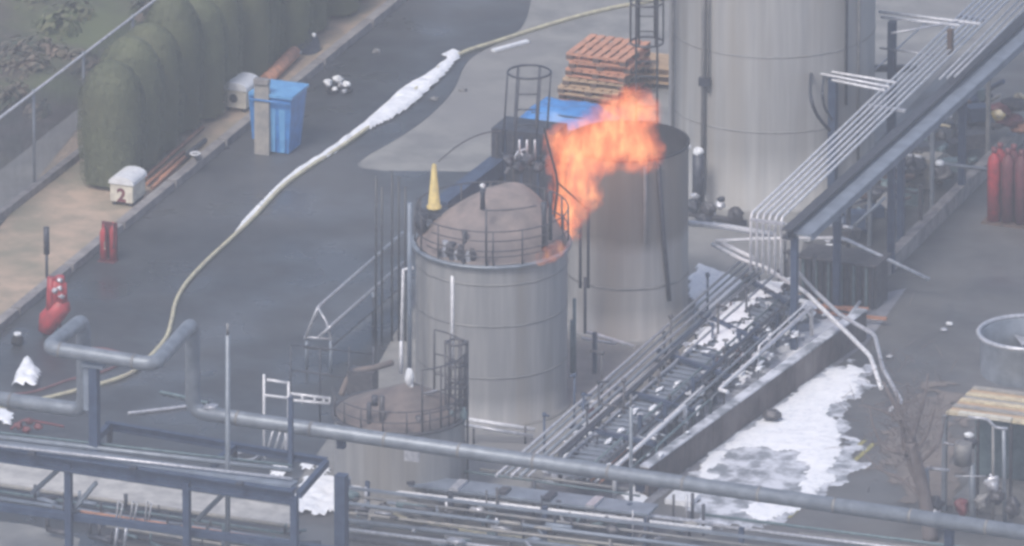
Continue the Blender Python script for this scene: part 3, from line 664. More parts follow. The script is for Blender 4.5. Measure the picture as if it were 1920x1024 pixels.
# dark skid below gangway
sk = thing('dark_skid', 'dark frame with thin uprights left of the low tank', 'frame', H(640, 800))
for x in (545, 600, 655, 700): MB().tube([H(x, 800), V(x, 650, 800)], .02, 6).build('upright', 'dark_steel', sk)
for y in (652, 700): MB().tube([V(545, y-6, 800), V(700, y+12, 800)], .02, 6).build('cross_rail', 'dark_steel', sk)
MB().tube(smooth_path([V(640, 740, 800), V(660, 700, 800), V(700, 690, 800), V(735, 680, 790)]), .06, 8).build('elbow_pipe', 'roof_dark', sk)
mb = MB(); mb.box(V(680, 715, 800), (.5, .3, .45)); mb.build('pump_casing', 'rail', sk)

# white guard frame
gf = thing('guard_rail', 'white guard rail frame with short posts left of the low tank', 'guard rail', H(560, 880))
for a_, b_ in (((500, 712), (540, 718)), ((497, 741), (545, 747)), ((545, 738), (618, 747)), ((545, 750), (618, 757))): MB().tube([V(*a_, 880), V(*b_, 880)], .026, 8).build('rail', 'cladding', gf)
for x, y in ((495, 702), (541, 716), (547, 738), (567, 740), (590, 743), (607, 745), (618, 745)): MB().tube([V(x, 860 if x < 550 else 757, 880), V(x, y, 880)], .022 if x > 550 else .026, 8).build('post', 'cladding' if x != 547 else 'blue_steel', gf)
for k in range(3): MB().tube([V(500+k*14, 848-k*3, 880), V(512+k*14, 808, 880)], .02, 6).build('brace', 'zinc', gf)
MB().tube([V(536, 805, 880), V(536, 850, 880)], .03, 6).build('brace', 'zinc', gf)
rt = thing('coiled_line', 'small coil of pale tubing lying under the blue beam', 'coil', H(462, 855))
for k in range(3): MB().ring(H(462, 855, .03+k*.04), .24-.02*k, .02, 20).build('loop', 'zinc', rt)
# pipe stubs at tank foot
rt = thing('tank_foot_pipe', 'pair of pale pipes running along the foot of the domed tank', 'pipes', H(945, 835))
MB().tube([V(868, 785, 830), V(1003, 806, 830)], .04, 8).build('pipe', 'cladding', rt); MB().tube([V(872, 797, 835), V(1000, 818, 835)], .035, 8).build('pipe', 'zinc', rt)
for x in (888, 985): MB().tube([H(x, 833), V(x, 800, 832)], .02, 6).build('support', 'rail', rt)
rt = thing('tank_foot_pipe', 'pair of short pale pipes at the foot of the open sooty tank', 'pipes', H(1140, 690))
MB().tube([V(1100, 622, 670), V(1190, 650, 670)], .035, 8).build('pipe', 'cladding', rt); MB().tube([V(1090, 634, 680), V(1155, 645, 680)], .03, 8).build('pipe', 'zinc', rt)
for x, yy in ((1072, 600), (1116, 642), (1077, 560)): MB().tube([H(x, 700), V(x, yy, 700)], .035, 8).build('support', 'teal', rt)
rt = thing('pump', 'small dark pump and pale valve at the foot of the very large tank', 'pump', H(1300, 410))
for k, (x, y, s_, m_) in enumerate(((1300, 385, .3, 'dark_steel'), (1303, 368, .16, 'zinc'), (1328, 392, .3, 'rail'), (1350, 385, .2, 'zinc'), (1352, 374, .15, 'dark_steel'), (1380, 402, .3, 'rail'), (1320, 408, .3, 'dark_steel'))):
    MB().blob(V(x, y, 425), (s_, s_*.8, s_*.8), k, .3).build('casing' if k == 0 else 'fitting', m_, rt)
MB().tube([V(1290, 400, 425), V(1400, 418, 425)], .06, 8).build('pipe', 'rail', rt)
MB().tube([H(1340, 425), V(1340, 392, 425)], .025, 8).build('stand', 'zinc', rt)

# ------------------------------------------------------------------ pallets and tarpaulin
def pallet(label, mname='wood'):
    rt = thing('wooden_pallet', label, 'pallet', (0, 0, 0), 'stacked wooden pallets')
    tp = MB()
    for k in range(7): tp.box((-.5+k*.1667, 0, .128), (.115, 1.2, .02))
    tp.build('deck', mname, rt)
    for y in (-.55, 0, .55):
        MB().box((0, y, .107), (1.1, .1, .02)).build('stringer', mname, rt)
        for x in (-.5, 0, .5): MB().box((x, y, .058), (.12, .1, .075)).build('block', 'wood_dark', rt)
    bt_ = MB()
    for y in (-.55, 0, .55): bt_.box((0, y, .01), (1.1, .1, .02))
    bt_.build('base_board', mname, rt)
    return rt
pp = pallet('x', 'wood_pink'); pp2 = pallet('x', 'wood')
b = H(1118, 182)+Vector((0, .45, 0)); pl = ['lowest', 'second lowest', 'middle', 'second highest', 'topmost']
tall = H(1112, 196)+Vector((0, .6, 0))
k2 = 0
for i, (dz, dx, dy, rz) in enumerate(((.0, -.05, 0, -.03), (.16, -.08, -.05, .0), (.32, -.03, .02, .02), (.50, .06, .05, -.02), (.66, .08, .08, .02), (.82, .06, .06, -.01))):
    o = (pp if i == 0 else copy_tree(pp)) if i in (0, 3, 4, 5) else (pp2 if i == 1 else copy_tree(pp2))
    o.location = tall+Vector((dx, dy, dz)); o.rotation_euler.z = rz*2.5; o.scale = (1.12, 1.05, 1.1)
    o['label'] = '%s wooden pallet of the stack behind the flames' % ['lowest', 'second lowest', 'third lowest', 'third highest', 'second highest', 'topmost'][i]
s2 = H(1212, 168)+Vector((0, .5, 0))
for i in range(3):
    o = copy_tree(pp2); o.location = s2+Vector((0, 0, i*.15)); o.rotation_euler.z = R(90)+.1; o.scale = (.8, .8, 1)
    o['label'] = '%s weathered slatted pallet of the low stack right of the tall pallet stack' % ['bottom', 'middle', 'top'][i]
b = H(1048, 232); rt = thing('blue_tarpaulin', 'bright blue tarpaulin sheet over a low heap in front of the pallets', 'tarpaulin', b)
tp = MB(); vs = []; N = 14
for i in range(N+1):
    for j in range(N+1):
        x = -.85+1.85*i/N; y = -.35+1.1*j/N; e = min(1, min(i, N-i)/3.)*min(1, min(j, N-j)/3.)
        vs.append(b+Vector((x, y, .02+.30*e+.08*noise.noise(Vector((x*4, y*4, 2))))))
tp.add(vs, [(i*(N+1)+j, (i+1)*(N+1)+j, (i+1)*(N+1)+j+1, i*(N+1)+j+1) for i in range(N) for j in range(N)], True); tp.build('sheet', 'blue', rt)
mb = MB(); mb.box(b+Vector((.05, .12, .13)), (1.1, .6, .22)); mb.build('crate', 'blue_steel', rt)

# ------------------------------------------------------------------ high pipe bridge
zB = 2.35
hb_ = thing('pipe_bridge', 'high blue grey pipe bridge with six slim pipes running to the top right', 'pipe rack', H(1500, 640))
def HH(p, z=zB): return H(p[0], p[1], z)
MB().ibeam(HH((1475, 440)), HH((1960, 5)), .20, .20).build('beam', 'dark_steel', hb_)
mb = MB(); mb.beam(HH((1503, 440), zB-.05), HH((1984, 6), zB-.05), .36, .05); mb.build('grating', 'blue_grey', hb_)
MB().beam(HH((1522, 444), zB-.1), HH((2000, 12), zB-.1), .05, .14).build('edge_beam', 'blue_grey', hb_)
for k in range(6):
    x = 1408+k*11.4; y = 402+k*1.5; e = (x+512-k*3, y-488+k*2)
    a_ = HH((x, y), zB+.2); pts = [a_-U*1.12, a_, HH(e, zB+.2)]
    MB().tube(bend_path(pts, .12), .026, 8).build('pipe', 'cladding', hb_)
for (x0, y0), (x1, y1) in (((1628, 198), (1698, 208)), ((1408, 412), (1470, 420)), ((1800, 30), (1850, 38))):
    MB().beam(HH((x0, y0), zB+.16), HH((x1, y1), zB+.16), .08, .05).build('cross_member', 'zinc', hb_)
for k, (x, y) in enumerate(((1490, 445), (1570, 372), (1672, 300), (1690, 260), (1805, 165))):
    p = HH((x, y), zB-.12); MB().beam(Vector((p.x, p.y, 0)), p, .12, .12).build('column', 'blue_steel', hb_)
for (x0, y0), (x1, y1) in (((1560, 385), (1620, 350)), ((1690, 250), (1745, 235)), ((1540, 410), (1572, 412))):
    MB().beam(HH((x0, y0), zB-.2), HH((x1, y1), zB-.3), .06, .06).build('bracket', 'blue_grey', hb_)
# side branches
br = thing('branch_pipe_rack', 'pale double pipe branching from the bridge to the right side of the very large tank', 'pipe rack', H(1672, 330))
for a_, b_ in (((1648, 22), (1838, 45)), ((1652, 32), (1800, 48))): MB().tube([HH(a_, 3.0), HH(b_, 3.0)], .03, 8).build('pipe', 'cladding', br)
MB().tube([HH((1672, 62), 3.0)*1, HH((1800, 40), 3.0)], .02, 8).build('pipe', 'zinc', br)
p = HH((1673, 40), 2.95); MB().beam(Vector((p.x, p.y, 0)), p, .14, .14).build('column', 'blue_steel', br)
p = HH((1782, 55), 2.95); MB().beam(p-U*.5, p, .10, .10).build('hanger', 'wood_dark', br)
MB().tube([HH((1650, 90), 2.4), HH((1760, 105), 2.4)], .022, 8).build('pipe', 'zinc', br)
MB().beam(HH((1640, 128), 2.0), HH((1720, 128), 2.0), .1, .12).build('bracket', 'dark_steel', br)
MB().tube([HH((1620, 150), 2.2), HH((1700, 75), 2.2), HH((1740, 40), 2.2)], .018, 6).build('pipe', 'zinc', br)
br = thing('branch_pipe_rack', 'pale triple pipe on a dark column in front of the very large tank', 'pipe rack', H(1560, 420))
for a_, b_ in (((1520, 135), (1668, 163)), ((1548, 133), (1680, 155)), ((1560, 150), (1660, 170))): MB().tube([HH(a_, 2.7), HH(b_, 2.7)], .028, 8).build('pipe', 'cladding', br)
MB().tube(smooth_path([HH((1521, 137), 2.7), V(1520, 180, 470), V(1532, 215, 470), V(1556, 245, 460)]), .035, 8).build('drop_pipe', 'dark_steel', br)
MB().tube(smooth_path([HH((1545, 145), 2.7), V(1542, 170, 470), V(1546, 200, 465), V(1560, 225, 460)]), .025, 8).build('drop_pipe', 'dark_steel', br)
p = HH((1562, 146), 2.62); MB().beam(Vector((p.x, p.y, 0)), p, .15, .15).build('column', 'blue_steel', br)

# ------------------------------------------------------------------ low pipe rack inside the bund
zL = .78
lr = thing('low_pipe_rack', 'low rack of foam spattered pipes and grating sloping across inside the bund', 'pipe rack', H(1200, 800))
def LP(a_, b_, r_, m_, z=zL): return MB().tube([H(a_[0], a_[1], z), H(b_[0], b_[1], z)], r_, 8).build('pipe', m_, lr)
for k, (a_, b_, r_, m_) in enumerate((((930, 892), (1395, 484), .028, 'zinc'), ((945, 892), (1402, 492), .022, 'pipe_grey'), ((958, 893), (1412, 497), .03, 'zinc'), ((975, 893), (1422, 505), .035, 'pipe_grey'), ((990, 893), (1432, 508), .02, 'zinc'))): LP(a_, b_, r_, m_)
for k, (a_, b_, r_, m_) in enumerate((((1045, 872), (1452, 515), .022, 'zinc'), ((1100, 880), (1462, 560), .02, 'teal'), ((1120, 880), (1470, 572), .03, 'dark_steel'))): LP(a_, b_, r_, m_, .7)
for k in range(7): LP((1188+k*9, 772+k*4), (1292+k*9, 688+k*4), .02, 'cladding' if k % 2 == 0 else 'rust', .5)
for k in range(4): LP((1100+k*8, 900+k*2), (1180+k*8, 830+k*2), .02, 'cladding' if k % 2 == 0 else 'rust', .5)
# grating deck as separate slats
gr = MB()
for k in range(46):
    a = H(1030, 885, .62).lerp(H(1440, 538, .62), k/46); b_ = H(1108, 895, .62).lerp(H(1500, 555, .62), k/46); gr.beam(a, b_, .07, .02)
gr.beam(H(1030, 885, .6), H(1440, 538, .6), .05, .06); gr.beam(H(1108, 895, .6), H(1500, 555, .6), .05, .06)
gr.beam(H(1069, 890, .585), H(1470, 546, .585), .50, .012); gr.build('grating', 'blue_grey', lr)
for k, (x, y) in enumerate(((1457, 655), (1492, 625), (1340, 760), (1247, 850), (1385, 700), (1200, 870), (1115, 700), (1300, 800), (1420, 690))):
    p = H(x, y); MB().beam(p, p+U*(.95 if k % 2 else .8), .07, .07).build('post', 'blue_steel', lr)
for k in range(6):
    a = H(985, 870, .7).lerp(H(1395, 520, .7), k/5); b_ = H(1215, 905, .7).lerp(H(1550, 610, .7), k/5); b_ = a.lerp(b_, .75); MB().beam(a, b_, .08, .08).build('cross_member', 'blue_steel', lr)
random.seed(21)
vl = [(1375, 640), (1360, 660), (1385, 668), (1320, 720), (1330, 742), (1312, 735), (1200, 800), (1188, 820), (1405, 600), (1440, 590), (1370, 585), (1120, 840), (1080, 850), (1430, 640), (1345, 690), (1290, 760), (1215, 812), (1095, 760), (1110, 775), (1470, 600), (1395, 620)]
for k, (x, y) in enumerate(vl):
    p = H(x, y, .55); mb = MB(); mb.blob(p, (.14, .14, .2), k, .35); mb.tube([p, p+U*.22], .015, 6); mb.tube([p-rv*.1, p+rv*.1], .03, 8); mb.build('valve', ['dark_steel', 'blue_steel', 'red_dull', 'dark_steel'][k % 4], lr)
    MB().ring(p+U*.23, .05, .012, 10).build('handwheel', 'dark_steel' if k % 3 else 'cladding', lr)
random.seed(52)
for k in range(48):
    u_ = random.choice([random.uniform(0, .12), random.uniform(.55, .95), random.uniform(.6, .95)]); t0 = random.uniform(0, .75); t1 = min(1, t0+random.uniform(.12, .6)); z_ = random.uniform(.25, 1.0)
    def q_(t_): return H(1000, 885, z_).lerp(H(1415, 505, z_), t_).lerp(H(1190, 905, z_).lerp(H(1545, 590, z_), t_), u_*.9)
    a, b_ = q_(t0), q_(t1); e_ = a-U*z_*.7 if k % 3 == 0 else a+Vector((.2, -.05, 0)); f_ = b_-U*z_*.7 if k % 2 else b_+Vector((-.15, .05, 0))
    MB().tube(bend_path([e_, a, b_, f_], .08, 3), random.choice([.015, .02, .028, .04]), 8).build('pipe', random.choice(['pipe_grey', 'dark_steel', 'zinc', 'teal', 'rail', 'blue_steel', 'cladding', 'dark_steel', 'cladding']), lr)
for k in range(30):
    t_ = random.random(); u_ = random.random(); p = H(1000, 885).lerp(H(1415, 505), t_).lerp(H(1190, 905).lerp(H(1545, 590), t_), u_)
    h_ = random.uniform(.6, 1.35); q = p+U*h_; mb = MB(); mb.tube([p, q], .022, 6)
    if k % 2: mb.tube([q, q+Vector((random.uniform(-.3, .3), random.uniform(-.1, .1), 0))], .022, 6)
    mb.blob(q, (.09, .09, .09), k, .3, 5); mb.build('riser', random.choice(['dark_steel', 'blue_steel', 'rail']), lr)
for i_, q_ in enumerate(([(1290, 640), (1330, 605), (1385, 560), (1440, 520), (1475, 530), (1430, 575), (1370, 620), (1310, 660)], [(1330, 640), (1400, 585), (1400, 640), (1350, 670)], [(1050, 830), (1110, 790), (1130, 800), (1070, 850)], [(1440, 600), (1500, 560), (1540, 585), (1480, 630)], [(1380, 700), (1430, 660), (1440, 675), (1390, 720)])):
    foam('fire_foam', q_, .05, seed=50+i_, z=.64 if i_ < 3 else .3, edge=.1, rag=.26, label=['broken foam layer over the upper end of the low rack', 'foam strip on the grating below the upper end', 'foam scraps at the lower end of the low rack', 'foam around the cream barrel', 'foam scraps beside the long posts inside the bund'][i_])
# foam clumps lying on the rack
fm = MB()
random.seed(31)
for k in range(110):
    t_ = random.random(); u_ = random.random()
    if k < 45: t_ = .62+.38*random.random()
    a = H(1010, 880, .66).lerp(H(1430, 520, .66), t_); b_ = H(1190, 900, .66).lerp(H(1550, 590, .66), t_)
    p = a.lerp(b_, u_); s_ = random.uniform(.03, .11); fm.blob(p, (s_, s_*random.uniform(1.5, 4), s_*.4), k, .5, 6)
tag(fm.build('foam_clumps', 'foam'), 'white foam clumps caught on the grating and pipes of the low rack', None, None, 'stuff')
# ------------------------------------------------------------------ dark slatted crates, pallet wood behind rack
ck = thing('slatted_rack', 'dark corrugated slatted stack right of the six vertical pipes', 'stack', H(1560, 600))
p0 = H(1500, 565); 
mb = MB(); mb.box(p0+Vector((.75, .35, .42)), (1.5, .6, .84)); mb.build('core', 'rail', ck)
for k in range(12): mb = MB(); mb.box(p0+Vector((.06+k*.125, .02, .44)), (.05, .07, .92)); mb.build('slat', 'dark_steel' if k % 2 else 'teal', ck)
MB().box(p0+Vector((.75, .3, .9)), (1.6, .8, .04)).build('top', 'rail', ck)
rt = thing('timber_offcuts', 'low heap of brown timber offcuts beneath the broken white conduit', 'timber', H(1540, 575))
random.seed(4)
for k in range(9):
    x = 1495+k*12; y = 535+(k % 3)*13+k*1.5; a = H(x, y+18, .06+.05*(k % 3)); MB().beam(a, a+Vector((random.uniform(.4, .8), random.uniform(-.12, .12), 0)), .07, .05).build('timber', ['wood', 'wood_pink', 'rust'][k % 3], rt)
rt = thing('steel_barrel', 'rusty cream barrel on the bund floor between two dark posts', 'barrel', H(1478, 600))
MB().lathe(H(1478, 598), [(.1, 0), (.11, .25), (.1, .5), (.001, .52)], 14).build('shell', 'cream', rt); MB().lathe(H(1478, 598), [(.115, .02), (.118, .1), (.112, .18)], 14).build('band', 'rust', rt)

# ------------------------------------------------------------------ broken conduits
def conduit(pix, zs, r_, label, m='cladding', name='broken_conduit', bend=.15):
    mb = MB(); mb.tube(bend_path([H(x, y, z) for (x, y), z in zip(pix, zs)], bend), r_*1.2, 8)
    return tag(mb.build(name, m), label, 'conduit')
conduit([(1288, 418), (1360, 425), (1450, 440)], [1.5, 1.5, 1.3], .05, 'bright straight conduit crossing the six vertical pipes at the top')
conduit([(1340, 452), (1420, 448), (1580, 446), (1742, 524)], [1.3, 1.3, 1.35, .35], .03, 'long bent conduit pointing down to the right over the yard')
conduit([(1336, 458), (1392, 488), (1432, 500), (1510, 548), (1592, 628), (1632, 668), (1652, 728)], [1.2, 1.15, 1.1, 1.0, .9, .9, .7], .036, 'long bright conduit curving across the bund towards the bare tree')
conduit([(1345, 452), (1412, 484)], [1.25, 1.2], .035, 'short conduit piece lying above the curved conduit')
conduit([(1488, 502), (1530, 548), (1575, 590), (1640, 628), (1655, 690), (1692, 756), (1668, 768)], [1.0, 1.0, .95, .9, .8, .6, .6], .034, 'jagged conduit ending in a hook above the bare tree', 'zinc')
conduit([(1594, 590), (1612, 566)], [.5, .5], .03, 'short conduit stub beside the slatted stack', 'zinc')
for k, (x, y, s_) in enumerate(((1640, 597, .12), (1555, 462, .14), (1513, 450, .12), (1780, 607, .1), (1668, 668, .1), (1770, 618, .1), (1552, 452, .1))):
    mb = MB(); mb.blob(H(x, y, .05), (s_*1.3, s_, s_*.6), k+9, .4); tag(mb.build('debris_piece', 'white' if k < 4 else 'zinc'), ['white debris scrap right of the bent conduit elbow', 'white debris scrap lying under the straight bent conduit', 'white debris scrap left of another under the conduit', 'pale debris scrap alone in the middle of the right yard', 'pale debris scrap beside the jagged conduit', 'small pale debris scrap left of the one in mid yard', 'small pale scrap just above the white scrap under the conduit'][k], 'debris')
for k, (x, y) in enumerate(((1452, 782),)):
    mb = MB(); mb.blob(H(x-4, y-4, .16), (.34, .26, .2), 3, .3); tag(mb.build('dark_rock', 'rail'), 'dark lump lying in the bright white foam pool', 'lump')
mb = MB(); mb.box(H(1280, 935, .06), (.5, .5, .1)); o = tag(mb.build('white_lid', 'white'), 'pale square lid on the ground in front of the bund wall end', 'lid')
mb = MB(); mb.box(H(1450, 985, .05), (.1, .1, .1))

# ------------------------------------------------------------------ pump skid under the bridge at right
ps = thing('pump_skid', 'cluttered dark pump skid with pale horizontal pipes under the pipe bridge', 'pump skid', H(1700, 420))
for x, y, h_, m_ in ((1630, 460, 1.35, 'pipe_grey'), (1747, 400, 1.9, 'pipe_grey'), (1672, 440, 1.3, 'blue_steel'), (1852, 310, 2.1, 'seam'), (1808, 300, 1.2, 'blue_steel'), (1590, 480, 1.0, 'dark_steel'), (1790, 260, 1.3, 'pipe_grey'), (1690, 380, 1.0, 'dark_steel'), (1725, 440, 1.0, 'rail')):
    p = H(x, y); MB().beam(p, p+U*h_, .07, .07).build('post', m_, ps)
for a_, b_, gy, r_, m_ in (((1762, 306), (1852, 318), 400, .04, 'pipe_grey'), ((1752, 213), (1785, 219), 330, .035, 'cladding'), ((1760, 233), (1782, 238), 330, .03, 'straw'), ((1688, 288), (1710, 292), 400, .03, 'cladding'), ((1715, 292), (1728, 295), 400, .03, 'cladding'), ((1460, 418), (1478, 422), 500, .03, 'cladding'), ((1530, 420), (1560, 423), 500, .03, 'cladding'), ((1580, 425), (1600, 428), 520, .04, 'zinc'), ((1600, 425), (1660, 370), 480, .03, 'blue_grey'), ((1640, 350), (1720, 362), 430, .035, 'rail'), ((1650, 310), (1700, 316), 420, .03, 'blue_grey')):
    MB().tube([V(*a_, gy), V(*b_, gy)], r_, 8).build('pipe', m_, ps)
MB().blob(V(1762, 306, 400), (.18, .14, .13), 3, .2).build('valve_cover', 'white', ps)
random.seed(8)
for k in range(95):
    t_ = random.random(); x = 1560+random.random()*290; y = 475-(x-1580)*.75+random.uniform(-60, 25)
    s_ = random.uniform(.15, .42); p = H(x, y); z_ = random.uniform(.05, .75)
    mb = MB()
    if k % 3 == 0: mb.box(p+U*z_, (s_, s_*.8, s_*.7), random.random())
    elif k % 3 == 1: mb.tube([p+U*z_, p+U*z_+Vector((random.uniform(-.4, .4), random.uniform(-.5, .5), random.uniform(-.1, .3)))], s_*.16, 8)
    else: mb.blob(p+U*z_, (s_, s_, s_*.8), k, .35)
    mb.build('fitting', ['dark_steel', 'teal', 'rail', 'blue_steel', 'seam', 'dark_steel', 'wood_dark'][k % 7], ps)
for k in range(3): MB().tube([HH((1762+k*14, 148-k*2), zB+.25), HH((1925+k*14, -14), zB+.25)], .022, 8).build('pipe', 'zinc', hb_)
rt = thing('tan_cabinet', 'dull tan cabinet in the pump skid beneath the pipe bridge', 'cabinet', H(1728, 360))
mb = MB(); mb.box(H(1728, 345)+U*.3, (.7, .5, .6)); mb.build('body', 'board', rt); mb = MB(); mb.box(H(1728, 345)+Vector((0, -.26, .32)), (.3, .02, .5)); mb.build('door', 'seam', rt)
rt = thing('striped_cover', 'dark red cloth cover with a yellow lamp above the red cylinders', 'cover', H(1890, 270))
for k, (x, y, s_, m_) in enumerate(((1880, 205, .5, 'red_dull'), (1905, 195, .5, 'rail'), (1895, 225, .5, 'red_dull'), (1915, 240, .4, 'wood_pink'), (1865, 235, .3, 'rail'), (1912, 180, .2, 'straw'))): MB().blob(V(x, y, 290), (s_, s_*.7, s_*.5), k, .35).build('fold', m_, rt)
MB().blob(V(1871, 216, 345), (.26, .2, .20), 1, .2).build('lamp', 'yellow', rt)
MB().blob(V(1873, 213, 352), (.16, .14, .15), 1, .2).build('lens', 'straw', rt)
# red cylinders
def cylp(label):
    rt = thing('gas_cylinder', label, 'gas cylinder', (0, 0, 0), 'red gas cylinders at the right edge')
    MB().lathe((0, 0, 0), [(.001, 0), (.125, .01), (.13, 1.15), (.11, 1.25), (.05, 1.33), (.045, 1.36)], 20).build('bottle', 'red', rt)
    MB().lathe((0, 0, 0), [(.05, 1.36), (.06, 1.38), (.06, 1.46), (.001, 1.48)], 12).build('valve_guard', 'red_dull', rt)
    return rt
c0 = cylp('x'); q0 = H(1863, 418)
for k, (dx, dy) in enumerate(((0, 0), (.268, .02), (.536, .04), (.804, .06), (.02, .28), (.288, .3), (.556, .32), (.824, .34))):
    o = c0 if k == 0 else copy_tree(c0); o.location = q0+Vector((dx, dy, .05)); o.rotation_euler.z = k
    if k % 4: 
        for ch in o.children:
            if ch.name.startswith('bottle'):
                ch.data = ch.data.copy() if k == 1 else ch.data
                ch.material_slots[0].link = 'OBJECT'; ch.material_slots[0].material = M['red_dull']
    o['label'] = 'red gas cylinder, %s in the %s row of the bundle' % (['leftmost', 'second from left', 'third from left', 'rightmost'][k % 4], ['front', 'back'][k//4])
mb = MB(); mb.box(q0+Vector((.45, .2, .02)), (1.3, .7, .045)); tag(mb.build('base_tray', 'wood_dark'), 'dark tray under the red gas cylinders', 'tray')

# ------------------------------------------------------------------ cooling unit and frame, lower right
cu_ = thing('cooling_unit', 'round pale fan shroud on boards above a dark equipment frame at the right edge', 'cooling unit', H(1860, 980))
zc = hgt(1900, 735, 935); cc = V(1928, 700, 880); zs = cc.z+.12
MB().lathe(Vector((cc.x, cc.y, 0)), [(.86, zs-.1), (.88, zs+.55), (.93, zs+.62), (.90, zs+.66), (.84, zs+.6), (.80, zs)], 56).build('shroud', 'pipe_grey', cu_)
MB().ring(Vector((cc.x, cc.y, zs+.66)), .91, .045, 56).build('shroud_ring', 'zinc', cu_)
MB().lathe(Vector((cc.x, cc.y, 0)), [(.001, zs+.42), (.12, zs+.40), (.14, zs+.3), (.14, zs+.1)], 20).build('hub', 'dark_steel', cu_)
for k in range(4):
    a = k*math.pi/2+.5; d = Vector((math.cos(a), math.sin(a), 0)); e = Vector((-d.y, d.x, 0)); c_ = Vector((cc.x, cc.y, zs+.32))
    MB().add([c_+d*.12-e*.06, c_+d*.76-e*.14-U*.04, c_+d*.76+e*.14+U*.04, c_+d*.12+e*.06], [(0, 1, 2, 3)]).add([c_+d*.12-e*.06-U*.015, c_+d*.76-e*.14-U*.055, c_+d*.76+e*.14+U*.025, c_+d*.12+e*.06-U*.015], [(3, 2, 1, 0)]).build('fan_blade', 'zinc', cu_)
MB().lathe(Vector((cc.x, cc.y, 0)), [(.001, zs+.05), (.79, zs+.05)], 40).build('fan_floor', 'soot', cu_)
fz = zs-.12; fx = V(1775, 745, 955); 
for k in range(9):
    p = Vector((fx.x, fx.y+.05+k*.17, fz-.02*(k % 2))); MB().box(p+Vector((1.3, 0, 0)), (2.6, .15, .05)).build('board', ['straw', 'wood', 'board', 'wood', 'straw', 'board'][k % 6], cu_)
MB().box(Vector((fx.x+.75, fx.y-.03, fz+.04)), (1.0, .12, .06)).build('board', 'cream', cu_)
MB().beam(Vector((fx.x, fx.y-.08, 0)), Vector((fx.x, fx.y-.08, fz-.03)), .08, .08).build('post', 'pipe_grey', cu_)
for dx in (.62, 1.25, 2.4): MB().beam(Vector((fx.x+dx, fx.y-.04, 0)), Vector((fx.x+dx, fx.y-.04, fz-.03)), .05, .05).build('post', 'rail', cu_)
MB().box(Vector((fx.x+1.3, fx.y+1.5, fz/2)), (2.55, .06, fz-.1)).build('back_panel', 'teal', cu_)
MB().box(Vector((fx.x+1.3, fx.y+.75, .1)), (2.4, 1.3, .2)).build('base', 'seam', cu_)
MB().box(Vector((fx.x+2.0, fx.y+.9, .9)), (1.0, .7, 1.5)).build('coil_block', 'blue_grey', cu_)
def cv(pix, gy, r_, m_, name='pipe'): return MB().tube(bend_path([V(x, y, gy) for x, y in pix], .08), r_, 8).build(name, m_, cu_)
cv([(1815, 782), (1852, 786), (1865, 802), (1890, 804)], 985, .03, 'zinc'); cv([(1882, 806), (1884, 1000)], 985, .04, 'pipe_grey'); cv([(1862, 800), (1862, 1000)], 990, .03, 'seam')
cv([(1822, 870), (1825, 1000)], 990, .06, 'pipe_grey'); cv([(1736, 880), (1738, 985)], 1000, .06, 'pipe_grey'); cv([(1738, 878), (1780, 882)], 1000, .03, 'zinc'); cv([(1790, 893), (1848, 893)], 1000, .014, 'zinc'); cv([(1770, 830), (1792, 836)], 985, .02, 'zinc')
MB().blob(V(1817, 816, 985), (.17, .14, .11), 1, .2).build('lamp', 'white', cu_); MB().blob(V(1820, 830, 985), (.24, .2, .2), 2, .3).build('valve', 'dark_steel', cu_)
MB().tube([V(1805, 870, 990), V(1806, 830, 990)], .16, 16).build('cylinder', 'seam', cu_)
for k, (x, y, m_) in enumerate(((1805, 950, 'red_dull'), (1755, 945, 'dark_steel'), (1750, 960, 'zinc'), (1870, 930, 'rail'), (1840, 940, 'seam'), (1900, 950, 'rail'), (1860, 905, 'zinc'))): MB().blob(V(x, y, 1010), (.25, .2, .3), k, .4).build('fitting', m_, cu_)
# bare tree
tb = H(1745, 1010); tr_ = thing('bare_tree', 'small bare brown tree with twisted limbs right of the foam pool', 'tree', tb)
def limb(pix, gys, rs): return MB().tube(smooth_path([V(x, y, g_) for (x, y), g_ in zip(pix, gys)], 5), [rs[0]+(rs[1]-rs[0])*i/(5*(len(pix)-1)) for i in range(5*(len(pix)-1)+1)], 8)
limb([(1745, 1012), (1735, 940), (1722, 880), (1708, 830)], (1012,)*4, (.15, .10)).build('trunk', 'bark', tr_)
for pix, r0 in (([(1735, 940), (1700, 850), (1690, 790), (1668, 740), (1655, 715)], .05), ([(1722, 880), (1715, 830), (1690, 780), (1682, 735)], .045), ([(1708, 830), (1720, 790), (1735, 740), (1740, 700)], .04), ([(1700, 850), (1660, 840), (1638, 800), (1630, 760)], .03), ([(1722, 870), (1760, 830), (1772, 780)], .03), ([(1690, 790), (1652, 770), (1610, 760)], .022), ([(1735, 940), (1690, 900), (1650, 880), (1620, 850)], .03), ([(1715, 850), (1740, 810), (1755, 760)], .03)):
    limb(pix, [1012-k*6 for k in range(len(pix))], (r0*1.5, r0*.35)).build('limb', 'bark', tr_)
random.seed(77); tw = MB()
for k in range(420):
    x = random.gauss(1700, 42); y = random.gauss(800, 55); g_ = 1012+random.gauss(0, 14); p = V(x, y, g_)
    d = Vector((random.gauss(0, 1), random.gauss(0, 1), abs(random.gauss(0, .8)))).normalized()*random.uniform(.12, .4)
    tw.tube([p, p+d*.6+U*.02, p+d], [.007, .005, .002], 4, cap=False)
tw.build('twigs', 'bark', tr_)['kind'] = 'stuff'
so_ = foam('soil_patch', [(1640, 880), (1680, 760), (1790, 700), (1800, 960), (1720, 940)], .02, 'dust', seed=40, rag=.3, edge=.5); so_['kind'] = 'structure'

